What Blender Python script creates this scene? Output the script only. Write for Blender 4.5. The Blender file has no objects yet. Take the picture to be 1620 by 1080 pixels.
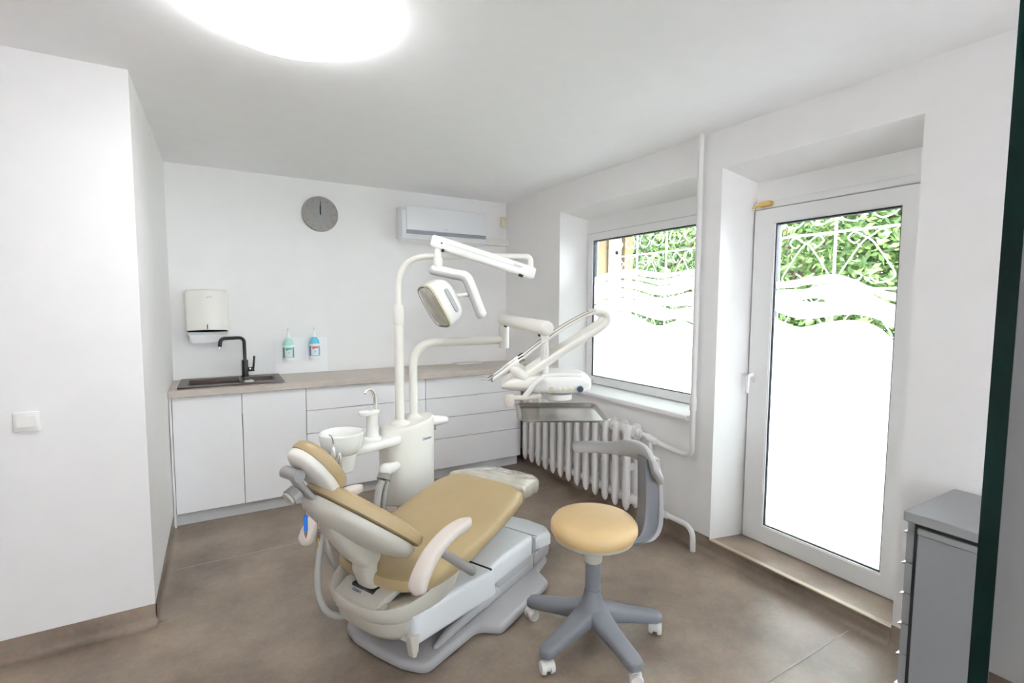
import bpy, bmesh, math, random
from mathutils import Vector, Matrix
random.seed(7)
PI = math.pi
S = bpy.context.scene
COL = S.collection

# ------------------------------------------------------------------ camera
YAW, PITCH, ROLL, FPX, CAMH = math.radians(30.53), math.radians(4.31), math.radians(-.269), 788.0, 1.5
_f = Vector((math.sin(YAW) * math.cos(PITCH), math.cos(YAW) * math.cos(PITCH), -math.sin(PITCH)))
_r = Vector((math.cos(YAW), -math.sin(YAW), 0))
_d = _f.cross(_r)
_r2 = _r * math.cos(ROLL) + _d * math.sin(ROLL)
_d2 = -_r * math.sin(ROLL) + _d * math.cos(ROLL)
cd = bpy.data.cameras.new('camera')
cd.sensor_width = 36
cd.sensor_fit = 'HORIZONTAL'
cd.lens = FPX / 1620 * 36
cd.clip_start = 0.02
cam = bpy.data.objects.new('camera', cd)
COL.objects.link(cam)
cam.matrix_world = Matrix(((_r2.x, -_d2.x, -_f.x, 0), (_r2.y, -_d2.y, -_f.y, 0), (_r2.z, -_d2.z, -_f.z, CAMH), (0, 0, 0, 1)))
S.camera = cam

def ray(px, py):
    return _r2 * ((px - 810) / FPX) + _d2 * ((py - 540) / FPX) + _f
def at_x(px, py, x):           # point of the wall or pane plane x = const seen at a photo pixel
    d = ray(px, py); t = x / d.x
    return Vector((x, d.y * t, CAMH + d.z * t))

# ------------------------------------------------------------------ light, sky, exposure
W = bpy.data.worlds.new('sky'); S.world = W
W.use_nodes = True
bg = W.node_tree.nodes['Background']
bg.inputs['Color'].default_value = (0.89, 0.94, 1.0, 1)
bg.inputs['Strength'].default_value = 24.0
S.view_settings.view_transform = 'Standard'
S.view_settings.look = 'None'
S.view_settings.gamma = 1
S.view_settings.use_curve_mapping = False
S.view_settings.exposure = 0.48
LAMP_STRENGTH = 14.0
S.cycles.max_bounces = 16; S.cycles.diffuse_bounces = 12; S.cycles.transparent_max_bounces = 12      # a white room lives on interreflection

# ------------------------------------------------------------------ materials
MATS = {}
def mat(name, col, rough=0.5, metal=0.0, noise=0.0, nscale=8.0, bump=0.0, bscale=60.0, spec=0.5, coat=0.0, trans=0.0, ior=1.45):
    m = bpy.data.materials.new(name); m.use_nodes = True
    nt = m.node_tree; b = nt.nodes['Principled BSDF']
    b.inputs['Roughness'].default_value = rough
    b.inputs['Metallic'].default_value = metal
    b.inputs['Specular IOR Level'].default_value = spec
    b.inputs['Coat Weight'].default_value = coat
    b.inputs['Transmission Weight'].default_value = trans
    b.inputs['IOR'].default_value = ior
    tc = nt.nodes.new('ShaderNodeTexCoord')
    n = nt.nodes.new('ShaderNodeTexNoise'); n.inputs['Scale'].default_value = nscale; n.inputs['Detail'].default_value = 4
    nt.links.new(tc.outputs['Object'], n.inputs['Vector'])
    r = nt.nodes.new('ShaderNodeValToRGB')
    r.color_ramp.elements[0].position = 0.3; r.color_ramp.elements[1].position = 0.7
    k = max(noise, 0.004)
    r.color_ramp.elements[0].color = (*[c * (1 - k) for c in col], 1)
    r.color_ramp.elements[1].color = (*[min(1, c * (1 + k)) for c in col], 1)
    nt.links.new(n.outputs['Fac'], r.inputs['Fac'])
    nt.links.new(r.outputs['Color'], b.inputs['Base Color'])
    if bump > 0:
        n2 = nt.nodes.new('ShaderNodeTexNoise'); n2.inputs['Scale'].default_value = bscale
        nt.links.new(tc.outputs['Object'], n2.inputs['Vector'])
        bp = nt.nodes.new('ShaderNodeBump'); bp.inputs['Strength'].default_value = bump; bp.inputs['Distance'].default_value = 0.002
        nt.links.new(n2.outputs['Fac'], bp.inputs['Height'])
        nt.links.new(bp.outputs['Normal'], b.inputs['Normal'])
    MATS[name] = m
    return m

mat('wall_paint', (0.86, 0.85, 0.845), 0.75, noise=0.01, bump=0.06, bscale=140)
mat('ceiling_paint', (0.90, 0.90, 0.905), 0.85, noise=0.01, bump=0.05, bscale=120)
mat('cabinet_white', (0.90, 0.89, 0.905), 0.28)
mat('cabinet_carcass', (0.12, 0.12, 0.12), 0.45)
mat('kick_grey', (0.56, 0.56, 0.56), 0.4)
mat('gap_dark', (0.03, 0.03, 0.03), 0.8)
mat('worktop', (0.50, 0.44, 0.39), 0.38, noise=0.05, nscale=25, bump=0.04, bscale=90)
mat('sink_brown', (0.050, 0.029, 0.022), 0.34, noise=0.12, nscale=90)
mat('tap_black', (0.012, 0.012, 0.013), 0.3)
mat('chrome', (0.78, 0.78, 0.78), 0.14, metal=1)
mat('steel', (0.46, 0.435, 0.41), 0.22, metal=1, noise=0.05, nscale=20)
mat('brass', (0.62, 0.42, 0.14), 0.3, metal=1)
mat('plastic_white', (0.82, 0.81, 0.78), 0.25, coat=0.2)
mat('plastic_warm', (0.78, 0.755, 0.70), 0.3, coat=0.2)
mat('ceramic', (0.86, 0.87, 0.84), 0.1, coat=0.4)
mat('shell_cream', (0.54, 0.51, 0.45), 0.35, noise=0.01)
mat('arm_pink', (0.66, 0.59, 0.54), 0.5)
mat('cover_lightgrey', (0.74, 0.75, 0.77), 0.3, coat=0.1)
mat('base_grey', (0.40, 0.385, 0.39), 0.32, coat=0.1)
mat('stool_grey', (0.175, 0.18, 0.20), 0.36)
mat('stool_silver', (0.40, 0.395, 0.395), 0.36)
mat('bar_grey', (0.33, 0.32, 0.31), 0.45)
mat('hose_grey', (0.36, 0.345, 0.32), 0.5)
mat('joint_taupe', (0.27, 0.24, 0.22), 0.4)
mat('vinyl_tan', (0.37, 0.275, 0.145), 0.42, noise=0.03, nscale=12, bump=0.05, bscale=220)
mat('vinyl_seat', (0.60, 0.42, 0.21), 0.45, noise=0.03, nscale=12, bump=0.05, bscale=220)
mat('radiator_white', (0.74, 0.72, 0.71), 0.35, noise=0.02, nscale=10, bump=0.06, bscale=50)
mat('pipe_white', (0.76, 0.75, 0.74), 0.35)
mat('pvc_white', (0.84, 0.84, 0.84), 0.3)
mat('gasket', (0.02, 0.025, 0.03), 0.6)
mat('clock_grey', (0.30, 0.29, 0.28), 0.6, noise=0.06, nscale=40)
mat('clock_mark', (0.34, 0.20, 0.15), 0.5)
mat('black', (0.01, 0.01, 0.01), 0.4)
mat('ac_white', (0.82, 0.83, 0.86), 0.22)
mat('ac_lip', (0.30, 0.32, 0.36), 0.4)
mat('metal_cabinet', (0.235, 0.24, 0.25), 0.42)
mat('metal_cabinet_top', (0.27, 0.275, 0.275), 0.45)
mat('towel_paper', (0.76, 0.75, 0.76), 0.9)
mat('detector_cream', (0.72, 0.67, 0.50), 0.5)
mat('grille_white', (0.55, 0.545, 0.56), 0.5)
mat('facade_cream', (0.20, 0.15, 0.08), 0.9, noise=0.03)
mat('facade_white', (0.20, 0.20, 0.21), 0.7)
mat('bark', (0.12, 0.085, 0.06), 0.9, noise=0.3, nscale=20, bump=0.4, bscale=30)
mat('lawn', (0.05, 0.07, 0.03), 0.9, noise=0.3, nscale=4)
mat('paving', (0.30, 0.29, 0.30), 0.9, noise=0.08, nscale=6, bump=0.1)
mat('logo_blue', (0.04, 0.10, 0.22), 0.5)
mat('logo_violet', (0.12, 0.10, 0.42), 0.5)
mat('pen_blue', (0.02, 0.16, 0.62), 0.35)
mat('cord_brown', (0.25, 0.17, 0.13), 0.8)
mat('key_brass', (0.35, 0.25, 0.13), 0.4, metal=1)
mat('label_teal', (0.05, 0.42, 0.36), 0.4)
mat('label_dark', (0.10, 0.20, 0.22), 0.4)
mat('label_white', (0.70, 0.80, 0.82), 0.5)
mat('label_red', (0.55, 0.05, 0.08), 0.5)
mat('label_blue', (0.08, 0.22, 0.42), 0.4)
mat('cap_white', (0.85, 0.87, 0.86), 0.35)
mat('liquid_green', (0.40, 0.70, 0.62), 0.15, coat=0.5)
mat('liquid_blue', (0.15, 0.55, 0.75), 0.15, coat=0.5)
mat('acrylic_sheet', (0.90, 0.90, 0.91), 0.35)
mat('knob_tan', (0.50, 0.42, 0.30), 0.35)
mat('caster_white', (0.72, 0.70, 0.67), 0.35)
mat('nosing', (0.40, 0.33, 0.25), 0.35, metal=0.5)
mat('weld_cord', (0.42, 0.37, 0.32), 0.5)
mat('cover_plastic', (0.47, 0.43, 0.36), 0.1, noise=0.12, nscale=16, bump=0.5, bscale=14, coat=1.0)
mat('panel_grey', (0.42, 0.42, 0.42), 0.4)
mat('lens_frame', (0.55, 0.48, 0.33), 0.25)
mat('reflector', (0.92, 0.87, 0.78), 0.25, noise=0.22, nscale=14)

def floor_mat():
    m = bpy.data.materials.new('floor_vinyl'); m.use_nodes = True
    nt = m.node_tree; b = nt.nodes['Principled BSDF']
    g = nt.nodes.new('ShaderNodeNewGeometry')
    n1 = nt.nodes.new('ShaderNodeTexNoise'); n1.inputs['Scale'].default_value = 2.6; n1.inputs['Detail'].default_value = 6; n1.inputs['Roughness'].default_value = 0.62
    n2 = nt.nodes.new('ShaderNodeTexNoise'); n2.inputs['Scale'].default_value = 55; n2.inputs['Detail'].default_value = 3
    nt.links.new(g.outputs['Position'], n1.inputs['Vector']); nt.links.new(g.outputs['Position'], n2.inputs['Vector'])
    r = nt.nodes.new('ShaderNodeValToRGB')
    r.color_ramp.elements[0].position = 0.30; r.color_ramp.elements[0].color = (0.140, 0.104, 0.078, 1)
    r.color_ramp.elements[1].position = 0.70; r.color_ramp.elements[1].color = (0.300, 0.235, 0.180, 1)
    nt.links.new(n1.outputs['Fac'], r.inputs['Fac'])
    mx = nt.nodes.new('ShaderNodeMix'); mx.data_type = 'RGBA'; mx.blend_type = 'OVERLAY'; mx.inputs['Factor'].default_value = 0.25
    nt.links.new(r.outputs['Color'], mx.inputs[6]); nt.links.new(n2.outputs['Color'], mx.inputs[7])
    hs = nt.nodes.new('ShaderNodeHueSaturation'); hs.inputs['Saturation'].default_value = 1.0
    nt.links.new(mx.outputs[2], hs.inputs['Color'])
    nt.links.new(hs.outputs['Color'], b.inputs['Base Color'])
    b.inputs['Roughness'].default_value = 0.35
    b.inputs['Specular IOR Level'].default_value = 0.5
    bp = nt.nodes.new('ShaderNodeBump'); bp.inputs['Strength'].default_value = 0.12; bp.inputs['Distance'].default_value = 0.002
    nt.links.new(n2.outputs['Fac'], bp.inputs['Height']); nt.links.new(bp.outputs['Normal'], b.inputs['Normal'])
    MATS['floor_vinyl'] = m
floor_mat()

def glass_mat(name, tint, ior=1.5):
    m = bpy.data.materials.new(name); m.use_nodes = True
    nt = m.node_tree; nt.nodes.remove(nt.nodes['Principled BSDF']); o = nt.nodes['Material Output']
    t = nt.nodes.new('ShaderNodeBsdfTransparent'); t.inputs['Color'].default_value = (*tint, 1)
    g = nt.nodes.new('ShaderNodeBsdfGlossy'); g.inputs['Roughness'].default_value = 0.01
    fr = nt.nodes.new('ShaderNodeFresnel'); fr.inputs['IOR'].default_value = ior
    mx = nt.nodes.new('ShaderNodeMixShader')
    nt.links.new(fr.outputs['Fac'], mx.inputs['Fac']); nt.links.new(t.outputs[0], mx.inputs[1]); nt.links.new(g.outputs[0], mx.inputs[2])
    nt.links.new(mx.outputs[0], o.inputs['Surface'])
    MATS[name] = m
glass_mat('pane_glass', (0.97, 0.985, 0.98), 1.25)
glass_mat('door_glass', (0.94, 0.985, 0.975), 1.5)
glass_mat('lens_clear', (0.99, 0.985, 0.97), 1.35)

def film_mat():
    m = bpy.data.materials.new('frosted_film'); m.use_nodes = True
    nt = m.node_tree; nt.nodes.remove(nt.nodes['Principled BSDF']); o = nt.nodes['Material Output']
    tr = nt.nodes.new('ShaderNodeBsdfTranslucent'); tr.inputs['Color'].default_value = (0.945, 0.945, 0.955, 1)
    df = nt.nodes.new('ShaderNodeBsdfDiffuse'); df.inputs['Color'].default_value = (0.85, 0.87, 0.88, 1)
    n = nt.nodes.new('ShaderNodeTexNoise'); n.inputs['Scale'].default_value = 300
    mth = nt.nodes.new('ShaderNodeMath'); mth.operation = 'MULTIPLY_ADD'; mth.inputs[1].default_value = 0.06; mth.inputs[2].default_value = 0.10
    nt.links.new(n.outputs['Fac'], mth.inputs[0])
    mx = nt.nodes.new('ShaderNodeMixShader')
    nt.links.new(mth.outputs[0], mx.inputs['Fac']); nt.links.new(tr.outputs[0], mx.inputs[1]); nt.links.new(df.outputs[0], mx.inputs[2])
    nt.links.new(mx.outputs[0], o.inputs['Surface'])
    MATS['frosted_film'] = m
film_mat()

def leaf_mat(name, c1, c2):
    m = bpy.data.materials.new(name); m.use_nodes = True
    nt = m.node_tree; b = nt.nodes['Principled BSDF']; o = nt.nodes['Material Output']
    g = nt.nodes.new('ShaderNodeNewGeometry')
    r = nt.nodes.new('ShaderNodeValToRGB'); r.color_ramp.elements[0].color = (*c1, 1); r.color_ramp.elements[1].color = (*c2, 1)
    nt.links.new(g.outputs['Random Per Island'], r.inputs['Fac'])
    nt.links.new(r.outputs['Color'], b.inputs['Base Color']); b.inputs['Roughness'].default_value = 0.45
    tr = nt.nodes.new('ShaderNodeBsdfTranslucent'); nt.links.new(r.outputs['Color'], tr.inputs['Color'])
    mx = nt.nodes.new('ShaderNodeMixShader'); mx.inputs['Fac'].default_value = 0.4
    nt.links.new(b.outputs[0], mx.inputs[1]); nt.links.new(tr.outputs[0], mx.inputs[2]); nt.links.new(mx.outputs[0], o.inputs['Surface'])
    MATS[name] = m
leaf_mat('leaf_bright', (0.022, 0.055, 0.014), (0.18, 0.28, 0.085))
leaf_mat('leaf_deep', (0.015, 0.040, 0.012), (0.12, 0.20, 0.065))

def emit_mat(name, col, strength):
    m = bpy.data.materials.new(name); m.use_nodes = True
    nt = m.node_tree; nt.nodes.remove(nt.nodes['Principled BSDF'])
    e = nt.nodes.new('ShaderNodeEmission'); e.inputs['Color'].default_value = (*col, 1); e.inputs['Strength'].default_value = strength
    nt.links.new(e.outputs[0], nt.nodes['Material Output'].inputs['Surface'])
    MATS[name] = m
emit_mat('lamp_glow', (0.98, 0.99, 1.0), LAMP_STRENGTH)

# ------------------------------------------------------------------ geometry helpers
def finish(name, bm, m, parent=None, sharp=40, off=(0, 0, 0), smooth=True):
    if any(off): bmesh.ops.translate(bm, verts=bm.verts, vec=off)
    bmesh.ops.recalc_face_normals(bm, faces=bm.faces)
    me = bpy.data.meshes.new(name); bm.to_mesh(me); bm.free()
    if smooth:
        for p in me.polygons: p.use_smooth = True
        me.set_sharp_from_angle(angle=math.radians(sharp))
    me.materials.append(MATS[m])
    o = bpy.data.objects.new(name, me); COL.objects.link(o)
    if parent is not None: o.parent = parent
    return o
class Thing:
    def __init__(s, name, label, cat, loc=(0, 0, 0), rz=0, group=None, kind=None):
        s.o = bpy.data.objects.new(name, None); COL.objects.link(s.o)
        s.o.location = loc; s.o.rotation_euler = (0, 0, rz); s.z = loc[2]; s.o.empty_display_size = .05
        tag(s.o, label, cat, group, kind)
    def part(s, name, bm, m, parent=None, sharp=40, smooth=True, label=None):
        o = finish(name, bm, m, parent or s.o, sharp, (0, 0, -s.z), smooth)
        if label: o['label'] = label
        return o
def tag(o, label=None, cat=None, group=None, kind=None):
    if label: o['label'] = label
    if cat and kind != 'structure': o['category'] = cat
    if group: o['group'] = group
    if kind: o['kind'] = kind
def struct(name, bm, m, label, parent=None, smooth=False):
    o = finish(name, bm, m, parent, smooth=smooth)
    if parent is None: o['kind'] = 'structure'; o['label'] = label
    return o
def copy_tree(o, parent=None):
    c = o.copy(); COL.objects.link(c); c.parent = parent
    for ch in o.children: copy_tree(ch, c)
    return c

def new(): return bmesh.new()
def box(bm, x0, x1, y0, y1, z0, z1, bev=0, seg=2, rot=None):
    vs = [bm.verts.new((x, y, z)) for x in (x0, x1) for y in (y0, y1) for z in (z0, z1)]
    fs = [bm.faces.new([vs[i] for i in q]) for q in ((0, 1, 3, 2), (4, 6, 7, 5), (0, 4, 5, 1), (2, 3, 7, 6), (0, 2, 6, 4), (1, 5, 7, 3))]
    if bev:
        es = list({e for f in fs for e in f.edges})
        bmesh.ops.bevel(bm, geom=es, offset=bev, segments=seg, affect='EDGES', profile=0.5)
    return bm
def bx(*a, **k): return box(new(), *a, **k)
def fillet(pts, r, n=6, closed=False):
    P = [Vector(p) for p in pts]; out = []; N = len(P)
    for i, p in enumerate(P):
        if not closed and i in (0, N - 1): out.append(p); continue
        a, b = P[i - 1], P[(i + 1) % N]
        rr = r[i] if isinstance(r, (list, tuple)) else r
        va, vb = (a - p), (b - p); la, lb = va.length, vb.length
        if la < 1e-9 or lb < 1e-9: continue
        va /= la; vb /= lb
        ang = va.angle(vb, PI)
        if ang > PI - .03 or rr <= 0: out.append(p); continue
        dd = min(rr / math.tan(ang / 2), la * .48, lb * .48)
        A, B = p + va * dd, p + vb * dd
        for k in range(n + 1):
            t = k / n
            out.append((1 - t) ** 2 * A + 2 * t * (1 - t) * p + t * t * B)
    return out
def catmull(pts, n=8):
    P = [Vector(p) for p in pts]; out = []
    for i in range(len(P) - 1):
        p0 = P[i - 1] if i else P[0] * 2 - P[1]; p1, p2 = P[i], P[i + 1]
        p3 = P[i + 2] if i + 2 < len(P) else P[-1] * 2 - P[-2]
        for k in range(n):
            t = k / n
            out.append(.5 * ((2 * p1) + (p2 - p0) * t + (2 * p0 - 5 * p1 + 4 * p2 - p3) * t * t + (3 * p1 - p0 - 3 * p2 + p3) * t ** 3))
    out.append(P[-1]); return out
def rings(bm, R, cap=True, closed=False):
    V = [[bm.verts.new(p) for p in r] for r in R]; n = len(V[0])
    for i in range(len(V) - (0 if closed else 1)):
        a, b = V[i], V[(i + 1) % len(V)]
        for j in range(n):
            bm.faces.new((a[j], a[(j + 1) % n], b[(j + 1) % n], b[j]))
    if cap and not closed:
        bm.faces.new(V[0][::-1]); bm.faces.new(V[-1])
    return bm
def tube(bm, path, r, seg=12, flat=1.0, up=None, closed=False, roundcap=False):
    P = [Vector(p) for p in path]; N = len(P)
    R = r if isinstance(r, (list, tuple)) else [r] * N
    if len(R) != N:
        R = [R[0] + (R[-1] - R[0]) * i / (N - 1) for i in range(N)] if len(R) == 2 else [R[min(len(R) - 1, int(i / N * len(R)))] for i in range(N)]
    if roundcap and not closed:
        d0 = (P[0] - P[1]).normalized(); d1 = (P[-1] - P[-2]).normalized()
        a = [P[0] + d0 * R[0] * k for k in (.95, .7, .35)]; b = [P[-1] + d1 * R[-1] * k for k in (.35, .7, .95)]
        ra = [R[0] * k for k in (.3, .71, .94)]; rb = [R[-1] * k for k in (.94, .71, .3)]
        P = a + P + b; R = ra + list(R) + rb; N = len(P)
    rs = []; nrm = None
    for i in range(N):
        if closed: t = (P[(i + 1) % N] - P[i - 1])
        else: t = P[min(i + 1, N - 1)] - P[max(i - 1, 0)]
        t.normalize()
        if nrm is None:
            u = Vector(up) if up else (Vector((0, 0, 1)) if abs(t.z) < .9 else Vector((1, 0, 0)))
            nrm = (u - t * u.dot(t)).normalized()
        else: nrm = (nrm - t * nrm.dot(t)).normalized()
        b = t.cross(nrm)
        rs.append([P[i] + (nrm * math.cos(2 * PI * j / seg) * flat + b * math.sin(2 * PI * j / seg)) * R[i] for j in range(seg)])
    return rings(bm, rs, closed=closed)
def tb(*a, **k): return tube(new(), *a, **k)
def lathe(bm, prof, seg=32, c=(0, 0, 0), axis='z', sx=1, sy=1):
    rs = []
    for r, z in prof:
        r = max(r, 1e-4); ring = []
        for j in range(seg):
            a = 2 * PI * j / seg; x, y = r * math.cos(a) * sx, r * math.sin(a) * sy
            p = (x, y, z) if axis == 'z' else ((z, x, y) if axis == 'x' else (x, z, y))
            ring.append(Vector(p) + Vector(c))
        rs.append(ring)
    return rings(bm, rs)
def lt(*a, **k): return lathe(new(), *a, **k)
def prism(bm, poly, h0, h1, bev=0, axis='z', seg=3):
    """polygon in the two other axes, extruded along axis; rims bevelled"""
    def mk(a, b, h): return (a, b, h) if axis == 'z' else ((a, h, b) if axis == 'y' else (h, a, b))
    n = len(poly)
    lo = [bm.verts.new(mk(p[0], p[1], h0)) for p in poly]; hi = [bm.verts.new(mk(p[0], p[1], h1)) for p in poly]
    for j in range(n): bm.faces.new((lo[j], lo[(j + 1) % n], hi[(j + 1) % n], hi[j]))
    f0 = bm.faces.new(lo[::-1]); f1 = bm.faces.new(hi)
    if bev:
        bmesh.ops.recalc_face_normals(bm, faces=bm.faces)
        es = list({e for f in (f0, f1) for e in f.edges})
        bmesh.ops.bevel(bm, geom=es, offset=bev, segments=seg, affect='EDGES', profile=0.5)
    return bm
def pr(*a, **k): return prism(new(), *a, **k)
def rrect(x0, x1, y0, y1, r, n=6):
    return [(p.x, p.y) for p in fillet([(x0, y0, 0), (x1, y0, 0), (x1, y1, 0), (x0, y1, 0)], r, n, True)]
def pad(bm, poly, tf, tb_, fn, p=3.2, edge=0.0, n=9):
    """cushion: outline poly (a, b) shrunk in rings to its centre, height crowned; fn(a, b, h) places a point"""
    cx = sum(q[0] for q in poly) / len(poly); cy = sum(q[1] for q in poly) / len(poly)
    fs = [math.cos(PI / 2 * k / n) for k in range(n)]
    rs = []
    for k in range(n - 1, -1, -1):
        f = fs[k]; h = -edge / 2 - tb_ * (1 - f ** p) ** (1 / p)
        rs.append([fn(cx + (q[0] - cx) * f, cy + (q[1] - cy) * f, h) for q in poly])
    for k in range(n):
        f = fs[k]; h = edge / 2 + tf * (1 - f ** p) ** (1 / p)
        rs.append([fn(cx + (q[0] - cx) * f, cy + (q[1] - cy) * f, h) for q in poly])
    if edge == 0: rs.pop(n)
    return rings(bm, [[Vector(v) for v in r] for r in rs])
def pd(*a, **k): return pad(new(), *a, **k)
def sell(cx, cy, rx, ry, e=2.6, n=36):
    out = []
    for j in range(n):
        a = 2 * PI * j / n; c, s = math.cos(a), math.sin(a)
        out.append((cx + rx * math.copysign(abs(c) ** (2 / e), c), cy + ry * math.copysign(abs(s) ** (2 / e), s)))
    return out
def interp(tab, x):
    if x <= tab[0][0]: return tab[0][1]
    for (a, b), (c, d) in zip(tab, tab[1:]):
        if x <= c: return b + (d - b) * (x - a) / (c - a)
    return tab[-1][1]
def smoothtab(tab, n=6):
    q = catmull([(a, b, 0) for a, b in tab], n); return [(v.x, v.y) for v in q]
def text_mesh(s, size, depth=0.0006):
    cu = bpy.data.curves.new('t', 'FONT'); cu.body = s; cu.size = size; cu.extrude = depth; cu.align_x = 'CENTER'; cu.align_y = 'CENTER'
    o = bpy.data.objects.new('t', cu); COL.objects.link(o)
    dg = bpy.context.evaluated_depsgraph_get(); me = bpy.data.meshes.new_from_object(o.evaluated_get(dg))
    bpy.data.objects.remove(o); bm = new(); bm.from_mesh(me); bpy.data.meshes.remove(me)
    return bm
def place(bm, xa, ya, o):
    """lay a flat text mesh into the plane (xa, ya) at o"""
    xa, ya = Vector(xa).normalized(), Vector(ya).normalized(); za = xa.cross(ya)
    m = Matrix(((xa.x, ya.x, za.x, o[0]), (xa.y, ya.y, za.y, o[1]), (xa.z, ya.z, za.z, o[2]), (0, 0, 0, 1)))
    bmesh.ops.transform(bm, matrix=m, verts=bm.verts); return bm

# ------------------------------------------------------------------ room shell
CEIL, YB, XR, XL, YL = 2.50, 4.40, 2.52, -0.30, 2.77
XW, XO = 2.75, 2.83                   # pane plane, outer face of the right wall
struct('floor', bx(-2.4, XO + .05, -2.75, YB + .12, -.08, 0), 'floor_vinyl', 'brown grey mottled vinyl floor')
struct('ceiling', bx(-2.4, XO + .05, -2.75, YB + .12, CEIL, CEIL + .1), 'ceiling_paint', 'plain white painted ceiling')
struct('wall_back', bx(XL - .2, XO, YB, YB + .12, 0, CEIL), 'wall_paint', 'white back wall above the worktop')
struct('wall_left', bx(-2.3, XL, YL, YB, 0, CEIL), 'wall_paint', 'white projecting wall with the light switch')
struct('wall_far_left', bx(-2.4, -2.3, -2.75, YL, 0, CEIL), 'wall_paint', 'white wall beside the entrance')
FILL_WIN = (.3, 1.8, .30, 2.0)          # unseen frosted window added behind the camera as frontal fill light
bm = new()
for a in ((-2.4, FILL_WIN[0], 0, CEIL), (FILL_WIN[1], XO, 0, CEIL), (FILL_WIN[0], FILL_WIN[1], 0, FILL_WIN[2]), (FILL_WIN[0], FILL_WIN[1], FILL_WIN[3], CEIL)):
    box(bm, a[0], a[1], -2.75, -2.65, a[2], a[3])
struct('wall_front', bm, 'wall_paint', 'white wall behind the entrance')

# right wall with the splayed window and door openings
WIN = ((2.05, 3.48, 0.785, 2.275), (2.12, 3.41, 0.785, 2.222))
DOR = ((0.955, 1.905, 0.08, 2.285), (0.99, 1.855, 0.08, 2.222))
def wall_openings():
    bm = new(); Y0, Y1 = -2.65, YB
    def ext(o): # continue the splay to the outer face
        k = (XO - XR) / (XW - XR); return tuple(a + (b - a) * k for a, b in zip(*o))
    def face(x, ops):
        ys = sorted({Y0, Y1} | {v for o in ops for v in o[:2]}); zs = sorted({0, CEIL} | {v for o in ops for v in o[2:]})
        for a, b in zip(ys, ys[1:]):
            for c, d in zip(zs, zs[1:]):
                if any(o[0] - 1e-6 <= a and b <= o[1] + 1e-6 and o[2] - 1e-6 <= c and d <= o[3] + 1e-6 for o in ops): continue
                bm.faces.new([bm.verts.new(p) for p in ((x, a, c), (x, b, c), (x, b, d), (x, a, d))])
    fr = (WIN[0], DOR[0]); re = (ext(WIN), ext(DOR))
    face(XR, fr); face(XO, re)
    for f, r in zip(fr, re):
        A = [(XR, f[0], f[2]), (XR, f[1], f[2]), (XR, f[1], f[3]), (XR, f[0], f[3])]
        B = [(XO, r[0], r[2]), (XO, r[1], r[2]), (XO, r[1], r[3]), (XO, r[0], r[3])]
        for j in range(4):
            k = (j + 1) % 4; bm.faces.new([bm.verts.new(p) for p in (A[j], A[k], B[k], B[j])])
    bmesh.ops.remove_doubles(bm, verts=bm.verts, dist=1e-5)
    return bm
wr = struct('wall_right', wall_openings(), 'wall_paint', 'white outer wall with window and garden door')

# vinyl coved up the walls
def cove(name, p0, p1, nrm, label):
    bm = new(); n = Vector(nrm); a, b = Vector(p0), Vector(p1)
    prof = [(0.002, .095), (.006, .095), (.006, .03), (.010, .016), (.018, .007), (.032, .002), (.05, .0012), (.002, .0012)]
    rs = [[q + n * d + Vector((0, 0, z)) for d, z in prof] for q in (a, b)]
    rings(bm, rs); return struct(name, bm, 'floor_vinyl', label, smooth=True)
cove('baseboard_left', (-2.3, YL, 0), (XL + .006, YL, 0), (0, -1, 0), 'coved vinyl skirting below the light switch')
cove('baseboard_side', (XL, YL - .006, 0), (XL, 3.86, 0), (1, 0, 0), 'coved vinyl skirting running to the sink cabinet')
cove('baseboard_right', (XR, YB, 0), (XR, 1.905, 0), (-1, 0, 0), 'coved vinyl skirting behind the radiator')
cove('baseboard_near', (XR, .955, 0), (XR, -2.65, 0), (-1, 0, 0), 'coved vinyl skirting behind the drawer cabinet')
def strip(bm, a, b, w, z=.0012):
    a, b = Vector(a), Vector(b); d = (b - a).normalized(); n = Vector((-d.y, d.x, 0)) * w / 2
    bm.faces.new([bm.verts.new(p + Vector((0, 0, z))) for p in (a - n, b - n, b + n, a + n)]); return bm
fl = bpy.data.objects['floor']
bm = new(); strip(bm, (XR - .05, 1.10, 0), (-.2, 1.10, 0), .005); finish('floor_seam', bm, 'weld_cord', fl, smooth=False)
bm = new(); strip(bm, (XL + .05, 3.28, 0), (2.3, 3.28, 0), .004); finish('floor_seam', bm, 'weld_cord', fl, smooth=False)
# step under the garden door
st = struct('trim_1', bx(XR - .004, XO + .01, .955, 1.905, 0.0, .083), 'floor_vinyl', 'vinyl covered step below the garden door')
finish('step_nosing', pr([(XR - .007, .077), (XR - .004, .0805), (XR + .022, .0832), (XR + .022, .0845), (XR - .005, .0855), (XR - .008, .082)], .955, 1.9, axis='y'), 'nosing', st)
def riser_cove():
    bm = new(); prof = [(0.002, .06), (.007, .06), (.007, .03), (.011, .016), (.018, .007), (.032, .002), (.05, .0012), (.002, .0012)]
    rings(bm, [[Vector((XR - .004 - d, y, z)) for d, z in prof] for y in (.955, 1.905)]); return bm
finish('riser_cove', riser_cove(), 'floor_vinyl', st)

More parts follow.
